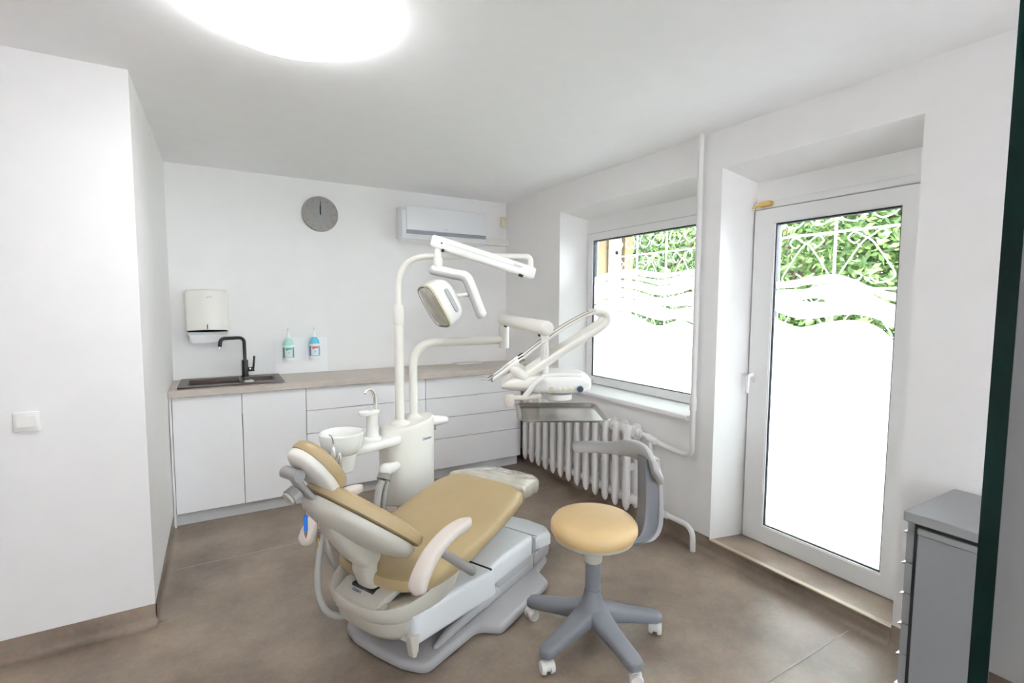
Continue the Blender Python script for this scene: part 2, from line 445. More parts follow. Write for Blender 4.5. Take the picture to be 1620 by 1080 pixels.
# ------------------------------------------------------------------ window and door
def frame_ring(bm, x0, x1, o, i, bev=.006):
    """rectangular frame in the y-z plane between outer rect o and inner rect i, mitred"""
    def q(r): return [(r[0], r[2]), (r[1], r[2]), (r[1], r[3]), (r[0], r[3])]
    for j in range(4):
        k = (j + 1) % 4; a, b, c, d = q(o)[j], q(o)[k], q(i)[k], q(i)[j]
        b2 = new(); prism(b2, [a, b, c, d], x0, x1, axis='x')
        me = bpy.data.meshes.new('x'); b2.to_mesh(me); b2.free(); bm.from_mesh(me); bpy.data.meshes.remove(me)
    return bm
def fr(*a): return frame_ring(new(), *a)
def pane_film(gaps, top, org, sc, x, zbot, ylim, n=150):
    """frosted film: bands between wave-shaped gaps given in photo pixels, placed on the pane plane"""
    bm = new()
    px0, px1 = top[0][0], top[-1][0]
    T = smoothtab(top)
    G = [(smoothtab([(a, b) for a, b, c in g]), smoothtab([(a, c) for a, b, c in g])) for g in gaps]
    cols = []
    for i in range(n + 1):
        q = px0 + (px1 - px0) * i / n
        zs = [interp(T, q)]
        for c, h in G:
            hh = max(0, interp(h, q)) / 2; cc = interp(c, q)
            zs += [max(cc - hh, zs[-1] + .2), max(cc + hh, zs[-1] + .2)]
        pts = [at_x(org[0] + q / sc, org[1] + z / sc, x) for z in zs]
        pts.append(Vector((x, pts[-1].y, zbot)))
        pts = [Vector((p.x, min(max(p.y, ylim[0]), ylim[1]), p.z)) for p in pts]
        cols.append(pts)
    for a, b in zip(cols, cols[1:]):
        for k in range(0, len(a) - 1, 2):
            bm.faces.new([bm.verts.new(v) for v in (a[k], b[k], b[k + 1], a[k + 1])])
    bmesh.ops.remove_doubles(bm, verts=bm.verts, dist=1e-5)
    return bm

win = Thing('window_1', 'white plastic window with wavy frosted film above the radiator', None, (0, 0, 0), kind='structure')
WO, WI = (2.06, 3.43, .80, 2.235), (2.15, 3.325, .888, 2.035)
win.part('frame', fr(XW + .012, XW + .07, WO, (2.10, 3.38, .835, 2.09)), 'pvc_white', smooth=False)
win.part('sash', fr(XW, XW + .06, (2.10, 3.385, .83, 2.092), WI), 'pvc_white', smooth=False)
win.part('seal', fr(XW + .003, XW + .011, (2.09, 3.391, .824, 2.098), (2.104, 3.379, .836, 2.086)), 'kick_grey', smooth=False)
win.part('gasket', fr(XW + .008, XW + .05, (2.13, 3.345, .87, 2.055), (2.157, 3.319, .894, 2.028)), 'gasket', smooth=False)
win.part('pane', bx(XW + .022, XW + .028, 2.14, 3.335, .878, 2.045), 'pane_glass', smooth=False)
gw = [[(50, 374, 0), (290, 336, 0), (310, 342, 6), (380, 356, 10), (440, 364, 10), (480, 362, 9), (540, 347, 7), (580, 340, 3), (620, 347, 6), (672, 346, 7)],
      [(50, 398, 0), (130, 379, 6), (220, 366, 13), (310, 373, 11), (380, 388, 10), (440, 402, 9), (500, 394, 8), (535, 378, 0), (600, 372, 0), (672, 374, 0)],
      [(50, 445, 0), (150, 420, 2), (230, 414, 9), (310, 428, 11), (400, 455, 14), (470, 464, 15), (560, 448, 12), (610, 432, 14), (672, 425, 11)],
      [(50, 524, 8), (140, 480, 10), (200, 466, 10), (300, 480, 8), (345, 495, 3), (390, 500, 0), (420, 503, 5), (480, 522, 15), (540, 530, 16), (600, 516, 20), (672, 507, 14)],
      [(50, 566, 0), (200, 505, 0), (400, 545, 0), (580, 552, 0), (610, 562, 4), (672, 574, 7)],
      [(50, 610, 0), (110, 572, 4), (200, 546, 14), (300, 562, 15), (400, 605, 32), (460, 614, 28), (520, 600, 14), (570, 597, 5), (620, 614, 12), (672, 642, 14)]]
tw = [(50, 362), (130, 335), (200, 315), (280, 308), (350, 313), (420, 325), (490, 330), (560, 322), (620, 310), (690, 303)]
win.part('frosted_film', pane_film(gw, tw, (920, 340), 3.6, XW + .021, .88, (2.15, 3.33)), 'frosted_film', smooth=False)
win.part('window_sill', bx(2.455, XW + .02, 2.050, 3.56, .79, .822, bev=.006), 'pvc_white', sharp=60)

w2 = Thing('fill_window', 'frosted window added behind the camera for frontal fill light', None, (0, 0, 0), kind='structure')
bm = new()
for a in ((FILL_WIN[0], FILL_WIN[0] + .06, FILL_WIN[2], FILL_WIN[3]), (FILL_WIN[1] - .06, FILL_WIN[1], FILL_WIN[2], FILL_WIN[3]), (FILL_WIN[0] + .06, FILL_WIN[1] - .06, FILL_WIN[2], FILL_WIN[2] + .06), (FILL_WIN[0] + .06, FILL_WIN[1] - .06, FILL_WIN[3] - .06, FILL_WIN[3])):
    box(bm, a[0], a[1], -2.73, -2.67, a[2], a[3])
w2.part('frame', bm, 'pvc_white', smooth=False)
w2.part('frosted_pane', bx(FILL_WIN[0] + .06, FILL_WIN[1] - .06, -2.702, -2.700, FILL_WIN[2] + .06, FILL_WIN[3] - .06), 'frosted_film', smooth=False)
dor = Thing('door_1', 'white glazed garden door with wavy frosted film', None, (0, 0, 0), kind='structure')
DI = (1.100, 1.725, .185, 1.972)
dor.part('frame', fr(XW + .02, XW + .075, (.985, 1.865, .08, 2.235), (1.045, 1.835, .10, 2.03)), 'pvc_white', smooth=False)
dor.part('head_trim', bx(XW + .008, XW + .03, .985, 1.865, 2.058, 2.098, bev=.004), 'pvc_white')
dor.part('sash', fr(XW - .004, XW + .06, (1.028, 1.842, .088, 2.05), DI), 'pvc_white', smooth=False)
dor.part('bead', fr(XW + .0, XW + .055, (1.088, 1.737, .172, 1.985), (1.106, 1.719, .192, 1.966)), 'pvc_white', smooth=False)
dor.part('seal', fr(XW + .004, XW + .019, (1.020, 1.850, .084, 2.056), (1.034, 1.836, .092, 2.044)), 'panel_grey', smooth=False)
dor.part('gasket', fr(XW + .010, XW + .05, (1.104, 1.722, .19, 1.969), (1.113, 1.712, .198, 1.958)), 'gasket', smooth=False)
dor.part('pane', bx(XW + .022, XW + .028, 1.10, 1.726, .184, 1.974), 'pane_glass', smooth=False)
gd = [[(40, 628, 0), (200, 612, 0), (400, 578, 0), (540, 582, 0), (570, 597, 3), (640, 628, 5), (720, 665, 4), (760, 690, 9), (850, 738, 18), (920, 758, 22), (950, 768, 22)],
      [(40, 665, 20), (120, 666, 20), (200, 667, 30), (300, 645, 26), (400, 627, 13), (480, 628, 4), (520, 648, 3), (575, 664, 1), (700, 722, 0), (950, 815, 0)],
      [(40, 725, 0), (215, 732, 0), (270, 743, 12), (350, 741, 28), (420, 744, 18), (470, 757, 0), (700, 770, 0), (950, 850, 0)],
      [(40, 815, 42), (80, 845, 50), (160, 878, 56), (240, 902, 60), (320, 900, 50), (400, 885, 42), (480, 871, 42), (560, 864, 42), (650, 864, 44), (740, 882, 46), (830, 918, 62), (925, 988, 95), (950, 1005, 98)]]
td = [(30, 606), (120, 610), (200, 600), (300, 582), (400, 565), (480, 557), (550, 565), (640, 595), (740, 640), (840, 672), (950, 692)]
dor.part('frosted_film', pane_film(gd, td, (1210, 310), 4.5, XW + .021, .188, (1.104, 1.722)), 'frosted_film', smooth=False)
hp = dor.part('handle_plate', bx(XW - .014, XW - .003, 1.795, 1.825, 1.04, 1.115, bev=.005), 'pvc_white')
dor.part('handle', tb(fillet([(XW - .012, 1.81, 1.085), (XW - .055, 1.81, 1.085), (XW - .058, 1.815, .985)], .018), .0105, 10, roundcap=True), 'pvc_white', hp)
bm = new(); prism(bm, [(p.x, p.y) for p in fillet([(1.740, 2.068, 0), (1.80, 2.066, 0), (1.828, 2.078, 0), (1.80, 2.094, 0), (1.745, 2.096, 0), (1.738, 2.085, 0)], .008, 4, True)], XW - .03, XW + .01, .005, axis='x')
lk = dor.part('latch', bm, 'brass', label='brass latch at the top of the door')
dor.part('latch_arm', tb([(XW - .012, 1.81, 2.082), (XW - .01, 1.84, 2.075), (XW - .005, 1.862, 2.066)], .006, 8), 'brass', lk)
bm = new()
for z in (.16,): box(bm, XW - .022, XW + .01, 1.008, 1.03, z, z + .09, bev=.004)
dor.part('hinge', bm, 'pvc_white')

# ------------------------------------------------------------------ ceiling lamp
lamp = Thing('ceiling_lamp', 'round glowing flush lamp on the ceiling', 'lamp', (.24, 1.90, CEIL))
lamp.part('base_ring', lt([(.27, CEIL - .0005), (.27, CEIL - .012), (.20, CEIL - .012), (.20, CEIL - .0005)], 48), 'plastic_white')
lamp.part('diffuser', lt([(.0, CEIL - .085), (.15, CEIL - .082), (.24, CEIL - .07), (.285, CEIL - .05), (.298, CEIL - .025), (.290, CEIL - .012), (.2, CEIL - .0118)], 48), 'lamp_glow')

# ------------------------------------------------------------------ cabinets, worktop, sink
YF = 3.90
def front(bm, x0, x1, z0, z1, y=YF):
    return box(bm, x0 + .0022, x1 - .0022, y, y + .018, z0 + .0022, z1 - .0022, bev=.0012, seg=1)
def fb(*a): return front(new(), *a)
KZ, TZ = .088, .88
CX = [-.283, .122, .538, 1.466, 2.40]
sc_ = Thing('sink_cabinet', 'white sink cabinet with two doors below the brown sink', 'cabinet', (0, 4.1, 0))
def P_(t, name, bm, m, par=None, **k):
    bmesh.ops.translate(bm, verts=bm.verts, vec=(-t.o.location.x, -t.o.location.y, 0)); return t.part(name, bm, m, par, **k)
P_(sc_, 'carcass', bx(-.295, .537, YF + .019, YB - .002, KZ, TZ - .25), 'cabinet_carcass', smooth=False)
P_(sc_, 'end_panel', bx(-.296, -.284, YF - .002, YB - .004, 0.001, TZ - .002), 'cabinet_white', smooth=False)
P_(sc_, 'kickboard', bx(-.283, .537, YF + .035, YF + .05, .001, KZ), 'kick_grey', smooth=False)
P_(sc_, 'door', fb(CX[0], CX[1], KZ, TZ - .004), 'cabinet_white', smooth=False)
P_(sc_, 'door', fb(CX[1], CX[2], KZ, TZ - .004), 'cabinet_white', smooth=False)
for i, lab in ((2, 'white four-drawer cabinet between sink doors and dental column'), (3, 'white four-drawer cabinet at the end beside the radiator')):
    t = Thing('drawer_cabinet', lab, 'cabinet', ((CX[i] + CX[i + 1]) / 2, 4.1, 0), group='drawer cabinets under the worktop')
    P_(t, 'carcass', bx(CX[i] + .001, CX[i + 1] - .001, YF + .019, YB - .002, KZ, TZ - .002), 'cabinet_carcass', smooth=False)
    P_(t, 'kickboard', bx(CX[i] + .001, CX[i + 1] - (.02 if i == 3 else .001), YF + .035, YF + .05, .001, KZ), 'kick_grey', smooth=False)
    for a, b in ((KZ, .349), (.349, .530), (.530, .704), (.704, TZ - .004)):
        P_(t, 'drawer', fb(CX[i], CX[i + 1], a, b), 'cabinet_white', smooth=False)

def worktop():
    x0, x1, y0, y1, z0, z1 = -.297, XR - .004, 3.862, YB - .001, .881, .925
    bm = new(); hx0, hx1, hy0, hy1 = -.225, .372, 3.955, 4.335
    for a in ((x0, hx0, y0, y1), (hx1, x1, y0, y1), (hx0, hx1, y0, hy0), (hx0, hx1, hy1, y1)):
        box(bm, a[0], a[1], a[2], a[3], z0, z1)
    bmesh.ops.remove_doubles(bm, verts=bm.verts, dist=1e-5)
    return bm
tag(finish('worktop', worktop(), 'worktop', smooth=False), 'long beige laminate worktop along the back wall', 'worktop')

sk = Thing('kitchen_sink', 'brown composite sink set into the worktop', 'sink', (.073, 4.145, .925))
def ring_plate(bm, o, holes, z0, z1):
    xs = sorted({o[0], o[1]} | {v for h in holes for v in h[:2]}); ys = sorted({o[2], o[3]} | {v for h in holes for v in h[2:]})
    for a, b in zip(xs, xs[1:]):
        for c, d in zip(ys, ys[1:]):
            if any(h[0] <= a and b <= h[1] and h[2] <= c and d <= h[3] for h in holes): continue
            box(bm, a, b, c, d, z0, z1)
    bmesh.ops.remove_doubles(bm, verts=bm.verts, dist=1e-5)
    bad = [f for f in bm.faces if len([g for g in bm.faces if g is not f and {v.index for v in g.verts} == {v.index for v in f.verts}])]
    return bm
SO = (-.25, .40, 3.92, 4.36); H1 = (-.195, .118, 3.99, 4.27); H2 = (.15, .345, 4.03, 4.25)
P_(sk, 'rim', ring_plate(new(), SO, (H1, H2), .9255, .937), 'sink_brown', smooth=False)
def basin(h, dz):
    bm = new(); a = .012
    t = [Vector((h[i], h[j], .936)) for i, j in ((0, 2), (1, 2), (1, 3), (0, 3))]
    b = [Vector((h[i] + si * .02, h[j] + sj * .02, .936 - dz)) for i, j, si, sj in ((0, 2, 1, 1), (1, 2, -1, 1), (1, 3, -1, -1), (0, 3, 1, -1))]
    vt = [bm.verts.new(p) for p in t]; vb = [bm.verts.new(p) for p in b]
    for j in range(4): bm.faces.new((vt[j], vt[(j + 1) % 4], vb[(j + 1) % 4], vb[j]))
    bm.faces.new(vb); return bm
P_(sk, 'large_basin', basin(H1, .17), 'sink_brown', smooth=False)
P_(sk, 'small_basin', basin(H2, .10), 'sink_brown', smooth=False)
P_(sk, 'strainer', lt([(.0, .012), (.018, .013), (.03, .006), (.036, .0)], 24, (.175, 4.005, .9372)), 'chrome')

tp = Thing('kitchen_tap', 'matt black angular mixer tap behind the sink', 'tap', (.165, 4.305, .937))
tp.part('body', lt([(.026, .9375), (.026, .945), (.022, .948), (.022, 1.06), (.020, 1.064)], 24), 'tap_black')
sp = tp.part('spout', tb(fillet([(0, 0, 1.05), (0, 0, 1.235), (-.155, -.06, 1.235), (-.162, -.063, 1.175)], .045, 8), .0125, 14), 'tap_black')
tp.part('aerator', tb([(-.162, -.063, 1.174), (-.163, -.063, 1.162)], .0095, 12), 'chrome', sp)
lv = tp.part('handle_hub', tb([(.02, 0, .99), (.062, 0, .99)], .017, 16), 'tap_black')
tp.part('ring', tb([(.030, 0, .99), (.036, 0, .99)], .0185, 16), 'chrome', lv)
tp.part('lever', tb([(.055, 0, .992), (.058, 0, 1.02), (.064, 0, 1.085)], .0075, 10, roundcap=True), 'tap_black', lv)

# ------------------------------------------------------------------ things on the back wall
ck = Thing('wall_clock', 'round grey wall clock with two black hands', 'clock', (.750, YB, 2.228))
ck.part('face', lt([(.0, -.030), (.132, -.030), (.139, -.027), (.141, -.022), (.141, -.001), (.0, -.001)], 64, (0, 0, 2.228), axis='y'), 'clock_grey')
for i in range(12):
    a = i * PI / 6; r = .115
    bm = bx(-.0035, .0035, -.0325, -.030, -.012, .012); bmesh.ops.rotate(bm, verts=bm.verts, matrix=Matrix.Rotation(a, 3, 'Y'))
    bmesh.ops.translate(bm, verts=bm.verts, vec=(r * math.sin(a), 0, 2.228 + r * math.cos(a))); ck.part('hour_mark', bm, 'clock_mark', smooth=False)
bm = bx(-.005, .005, -.036, -.033, -.004, .064); bmesh.ops.translate(bm, verts=bm.verts, vec=(0, 0, 2.228)); ck.part('hour_hand', bm, 'black', smooth=False)
bm = bx(-.0028, .0028, -.039, -.0365, -.012, .098); bmesh.ops.rotate(bm, verts=bm.verts, matrix=Matrix.Rotation(.015, 3, 'Y'))
bmesh.ops.translate(bm, verts=bm.verts, vec=(0, 0, 2.228)); ck.part('minute_hand', bm, 'black', smooth=False)

ac = Thing('air_conditioner', 'white split air conditioner under the ceiling', 'air conditioner', (1.80, YB, 2.09))
X0, X1 = -.41, .41
prof = [(-.002, 2.075), (-.10, 2.040), (-.160, 2.066), (-.175, 2.11), (-.175, 2.30), (-.14, 2.335), (-.002, 2.345)]
ac.part('body', pr([(a, b) for a, b in prof], X0, X1, .008, axis='x'), 'ac_white', sharp=30)
fp = ac.part('front_panel', bx(X0 + .035, X1 - .012, -.192, -.174, 2.135, 2.338, bev=.007), 'ac_white')
ac.part('panel_lip', bx(X0 + .037, X1 - .014, -.188, -.160, 2.104, 2.136, bev=.005), 'ac_lip')
lo = ac.part('louver', pr([(-.176, 2.096), (-.115, 2.040), (-.110, 2.034), (-.172, 2.088)], X0 + .07, X1 - .06, axis='x'), 'plastic_white')
for k in range(7): ac.part('louver_slot', bx(.17 + k * .022, .183 + k * .022, -.152, -.147, 2.066, 2.072), 'gap_dark', lo, smooth=False)
ac.part('badge', place(text_mesh('AUX', .014), (1, 0, 0), (0, 0, 1), (-.01, -.1925, 2.158)), 'panel_grey', fp, smooth=False)
tag(finish('pipe_duct', bx(2.205, XR - .003, YB - .062, YB - .002, 2.072, 2.135, bev=.004), 'plastic_white'), 'white plastic pipe duct between air conditioner and corner', 'duct')

dt = Thing('motion_detector', 'small cream motion detector in the upper corner', 'detector', (2.475, YB, 2.31))
dt.part('housing', bx(-.030, .025, -.045, -.001, 2.262, 2.362, bev=.01), 'detector_cream')
dt.part('lens', bx(-.022, .017, -.050, -.044, 2.27, 2.315, bev=.004), 'plastic_warm')

pt = Thing('towel_dispenser', 'white paper towel dispenser above the sink', 'dispenser', (-.07, YB, 1.26))
pt.part('housing', pr([(p.x, p.y) for p in fillet([(-.135, 1.28, 0), (0, 1.285, 0), (.135, 1.28, 0), (.135, 1.59, 0), (0, 1.60, 0), (-.135, 1.59, 0)], [.004, .2, .004, .03, .3, .03], 5, True)], -.115, -.002, .016, axis='y'), 'plastic_warm')
pt.part('base_lip', bx(-.13, .13, -.10, -.006, 1.262, 1.281), 'kick_grey', smooth=False)
pt.part('paper_towel', pr([(-.115, 1.205), (-.09, 1.20), (.10, 1.205), (.115, 1.21), (.115, 1.265), (-.115, 1.265)], -.098, -.062, axis='y'), 'towel_paper')
pt.part('level_window', bx(-.003, .003, -.1175, -.114, 1.305, 1.34), 'gap_dark', smooth=False)
pt.part('logo', tb(catmull([(.0, -.1162, 1.532), (.008, -.1162, 1.540), (.02, -.1162, 1.543), (.036, -.1162, 1.541)], 4), .0028, 6, flat=.5), 'logo_violet', label='small violet logo swoosh')

sh = Thing('splash_sheet', 'clear acrylic splash sheet behind the two soap bottles', 'splash guard', (.58, YB, .926))
sh.part('sheet', bx(-.205, .205, -.006, -.001, .9265, 1.215), 'acrylic_sheet', smooth=False)
def bottle(x, z, lab, liq, l1, l2):
    t = Thing('soap_bottle', lab, 'bottle', (x, YB - .052, z), group='pump bottles in wall holders')
    Z = z
    hd = t.part('holder', bx(-.038, .038, .0, .046, Z - .006, Z + .09, bev=.006), 'cap_white')
    b = t.part('bottle', lt([(.0, Z), (.036, Z), (.040, Z + .006), (.040, Z + .118), (.036, Z + .135), (.027, Z + .158), (.017, Z + .170), (.015, Z + .176)], 28, sy=.82), liq)
    t.part('base_cup', lt([(.0, Z - .003), (.041, Z - .003), (.043, Z + .004), (.043, Z + .016), (.0405, Z + .016)], 28, sy=.85), 'cap_white')
    t.part('cap', lt([(.018, Z + .172), (.018, Z + .188), (.012, Z + .196), (.0065, Z + .222), (.003, Z + .232)], 20), 'cap_white')
    t.part('nozzle', tb([(0, 0, Z + .23), (-.001, -.001, Z + .25)], .0022, 8), 'panel_grey')
    def lbl(a0, a1, z0, z1, r, m, nm):
        bm = new(); n = 10
        lo = [bm.verts.new((r * math.sin(a0 + (a1 - a0) * k / n), -r * .82 * math.cos(a0 + (a1 - a0) * k / n), z0)) for k in range(n + 1)]
        hi = [bm.verts.new((r * math.sin(a0 + (a1 - a0) * k / n), -r * .82 * math.cos(a0 + (a1 - a0) * k / n), z1)) for k in range(n + 1)]
        for k in range(n): bm.faces.new((lo[k], lo[k + 1], hi[k + 1], hi[k]))
        return t.part(nm, bm, m, b)
    lbl(-1.45, 1.45, Z + .02, Z + .10, .0408, l1, 'label_band')
    lbl(-1.5, 1.5, Z + .10, Z + .118, .0408, 'cap_white', 'label_top')
    lbl(-.85, .75, Z + .021, Z + .099, .0413, 'label_white', 'label_panel')
    lbl(-.6, .6, Z + .083, Z + .095, .0417, l2, 'label_print')
    lbl(-.55, -.1, Z + .076, Z + .086, .0417, l2, 'label_print')
    lbl(-.1, .05, Z + .05, Z + .062, .0417, 'label_red' if l2 == 'label_red' else 'panel_grey', 'label_print')
bottle(.478, 1.045, 'green soap bottle on the wall nearer the tap', 'liquid_green', 'label_dark', 'label_teal')
bottle(.676, 1.050, 'blue disinfectant bottle with red printed label on the wall', 'liquid_blue', 'label_blue', 'label_red')

tag(finish('flat_box', bx(1.93, 2.17, 4.24, 4.385, .926, .937, bev=.003), 'plastic_white'), 'thin flat white panel lying on the worktop by the wall', 'panel')

sw = Thing('light_switch', 'white square rocker light switch on the left wall', 'switch', (-.697, YL, 1.006))
sw.part('plate', bx(-.041, .041, -.012, -.0005, 1.006 - .041, 1.006 + .041, bev=.006), 'plastic_white')
sw.part('rocker', pr([(-.012, .985), (-.0165, .985), (-.0135, 1.028), (-.012, 1.028)], -.029, .029, axis='x'), 'plastic_white', smooth=False)

# ------------------------------------------------------------------ radiator and heating pipes
XC = 2.40
rad = Thing('radiator', 'white cast iron sectional radiator below the window', 'radiator', (XC, 3.1, .10))
def section():
    bm = new(); z0, z1 = .098, .69
    # two flat columns with pointed feet, joined by hubs top and bottom
    for sx in (-1, 1):
        cx = sx * .042
        rs = []
        for z, wx, wy in ((z0, .004, .010), (z0 + .02, .014, .021), (z0 + .05, .022, .023), (z0 + .09, .023, .0235), (z1 - .09, .023, .0235), (z1 - .045, .025, .027), (z1 - .012, .022, .025), (z1, .012, .014)):
            rs.append([Vector((cx + a, b, z)) for a, b in sell(0, 0, wx, wy, 3.2, 16)])
        rings(bm, rs)
    for z, r in ((z0 + .075, .030), (z1 - .05, .036)):
        tube(bm, [(0, -.054, z), (0, .054, z)], r, 14)
        lathe(bm, [(r * .7, -.03), (r + .004, -.02), (r + .004, .02), (r * .7, .03)], 14, (0, 0, z), axis='y')
        box(bm, -.045, .045, -.02, .02, z - .035, z + .03, bev=.008)
    box(bm, -.045, .045, -.008, .008, .37, .42, bev=.004)
    return bm
s0 = rad.part('section', section(), 'radiator_white')
s0.location.y = 2.455 - 3.1
for i in range(1, 13):
    c = s0.copy(); COL.objects.link(c); c.parent = rad.o; c.location.y = 2.455 - 3.1 + i * .108
for z in (.173, .64):
    rad.part('bushing', lt([(.022, -.03), (.022, -.012), (.030, -.008), (.030, .02)], 16, (0, 2.455 - 3.1 - .065, z), axis='y'), 'radiator_white')

hp_ = Thing('heating_pipe', 'white vertical heating pipe with bend feeding the radiator', 'pipe', (2.455, 2.02, 0))
Yp = 2.02
path = fillet([(0, 0, CEIL - .001), (0, 0, .63), (0, .12, .555), (-.02, .36, .645 - .03), (-.045, .405, .64)], [0, .13, .08, .05, 0], 10)
path = fillet([(.02, 0, CEIL - .001), (.02, 0, .57), (.02, .13, .57), (-.055, .31, .64), (-.055, .38, .64)], [0, .12, .14, .03, 0], 10)
hp_.part('riser', tb(path, .0165, 14), 'pipe_white')
hp_.part('coupling', tb([(.02, 0, .86), (.02, 0, .94)], .0215, 14), 'pipe_white')
hp_.part('tee', tb([(-.03, .24, .612), (-.05, .30, .634)], .024, 14), 'pipe_white')
b2 = hp_.part('bypass', tb([(-.045, .275, .62), (-.045, .275, .16)], .0145, 12), 'pipe_white')
hp_.part('valve', lt([(.015, .47), (.021, .475), (.021, .50), (.016, .505), (.016, .52), (.021, .525), (.021, .54), (.015, .545)], 14, (-.045, .275, 0)), 'pipe_white', b2)
path = fillet([(-.055, .37, .173), (-.045, .275, .165), (-.02, .10, .155), (-.01, -.05, .15), (-.01, -.055, .002)], [0, .02, .05, .10, 0], 8)
lp = hp_.part('return_pipe', tb(path, .0165, 14), 'pipe_white')
hp_.part('coupling', tb([(-.033, .20, .161), (-.025, .13, .157)], .022, 14), 'pipe_white', lp)

# ------------------------------------------------------------------ drawer cabinet by the entrance
mc = Thing('steel_drawer_cabinet', 'grey steel drawer cabinet in the right foreground', 'cabinet', (2.30, .55, 0))
def M_(name, bm, m, par=None, **k):
    return P_(mc, name, bm, m, par, **k)
M_('body', bx(2.10, 2.512, .47, .745, .012, .735), 'metal_cabinet', smooth=False)
M_('side_panel', bx(2.092, 2.0995, .47, .735, .012, .70, bev=.003, seg=1), 'metal_cabinet')
M_('side_lip', bx(2.086, 2.0995, .47, .735, .70, .722, bev=.003, seg=1), 'metal_cabinet_top')
M_('shadow_gap', bx(2.0965, 2.0999, .47, .740, .7225, .7378), 'gap_dark', smooth=False)
M_('drawer_gap', bx(2.0985, 2.0999, .736, .7458, .012, .735), 'gap_dark', smooth=False)
M_('top', bx(2.08, 2.512, .465, .775, .738, .772, bev=.003, seg=1), 'metal_cabinet_top')
zz = [.012, .125, .24, .355, .47, .585, .70]
for k in range(6):
    d = M_('drawer', bx(2.098, 2.505, .746, .768, zz[k] + .002, zz[k + 1] - .002), 'metal_cabinet', smooth=False)
    M_('handle', pr([(.768, zz[k + 1] - .004), (.779, zz[k + 1] - .009), (.777, zz[k + 1] - .012), (.768, zz[k + 1] - .012)], 2.10, 2.50, axis='x'), 'chrome', d, smooth=False)
M_('top_rail', bx(2.098, 2.505, .746, .766, .702, .735), 'metal_cabinet', smooth=False)

# ------------------------------------------------------------------ dental chair (frame: u along the chair towards the feet, v across)
CA = math.radians(26)
U0, V0 = 1.90, 1.58
def W2(u, v): return (u * math.cos(CA) - v * math.sin(CA), u * math.sin(CA) + v * math.cos(CA))
ch = Thing('dental_chair', 'dental chair with tan upholstery and cream shells on a grey base', 'dental chair', (*W2(U0, V0), 0), CA)
def L(u, v, z): return Vector((u - U0, v - V0, z))
def Lp(pts): return [(a - U0, b - V0) for a, b in pts]
# base plate
half = [(1.352, 1.58), (1.358, 1.44), (1.395, 1.325), (1.72, 1.315), (1.765, 1.215), (2.215, 1.222), (2.285, 1.33), (2.44, 1.36), (2.47, 1.45), (2.475, 1.58)]
outl = half + [(u, 2 * V0 - v) for u, v in half[-2:0:-1]]
outl = [(p.x, p.y) for p in fillet([(a, b, 0) for a, b in outl], [.1, .08, .06, .06, .05, .05, .05, .04, .05, .1, .05, .04, .05, .05, .05, .06, .06, .08], 6, True)]
ch.part('base_plate', pr(Lp(outl), .001, .048, .02, seg=3), 'base_grey')
for s in (-1, 1):
    ch.part('base_ridge', tb([L(1.50, V0 + s * .205, .045), L(1.58, V0 + s * .205, .062), L(1.92, V0 + s * .215, .085)], [.014, .022, .026], 10, roundcap=True), 'base_grey')
ch.part('base_plinth', pr(Lp(rrect(1.80, 2.30, V0 - .225, V0 + .225, .05)), .04, .10, .015), 'base_grey')
# fixed front housing
ch.part('housing_skirt', pr(Lp(rrect(1.90, 2.49, V0 - .222, V0 + .222, .06)), .07, .135, .01), 'base_grey')
hz = [(1.868, .125), (2.262, .125), (2.262, .238), (2.0, .243), (1.868, .232)]
ch.part('housing_cover', pr([(a - U0, b) for a, b in hz], -.232, .232, .028, axis='y', seg=4), 'cover_lightgrey')
ch.part('housing_gap', bx(1.860 - U0, 1.870 - U0, -.234, .234, .11, .233), 'gap_dark', smooth=False)
ch.part('housing_gasket', bx(2.255 - U0, 2.285 - U0, -.222, .222, .12, .228, bev=.02), 'panel_grey')
bm = new(); cap = [(p.x, p.y) for p in fillet([(2.278, V0 - .236, 0), (2.46, V0 - .232, 0), (2.56, V0 - .15, 0), (2.59, V0, 0), (2.56, V0 + .15, 0), (2.46, V0 + .232, 0), (2.278, V0 + .236, 0)], [.004, .08, .1, .1, .1, .08, .004], 6, True)]
prism(bm, Lp(cap), .125, .225, .03, seg=4)
for v in bm.verts:
    if v.co.z > .15: v.co.z -= max(0, v.co.x - (2.28 - U0)) * .22
ch.part('front_cap', bm, 'cover_lightgrey')
ch.part('front_skirt', pr(Lp([(a - .01 if a > 2.4 else a, V0 + (b - V0) * .96) for a, b in cap]), .055, .126, .008), 'base_grey')
# lifting arm cover
az = [(1.335, .165), (1.36, .148), (1.885, .088), (1.90, .11), (1.88, .228), (1.40, .285), (1.345, .272)]
ch.part('lift_arm', pr([(a - U0, b) for a, b in az], -.245, .245, .022, axis='y', seg=4), 'cover_lightgrey')
ch.part('lift_link', pr([(a - U0, b) for a, b in [(1.42, .10), (1.9, .05), (1.9, .10), (1.45, .165)]], -.17, .17, .01, axis='y'), 'joint_taupe')
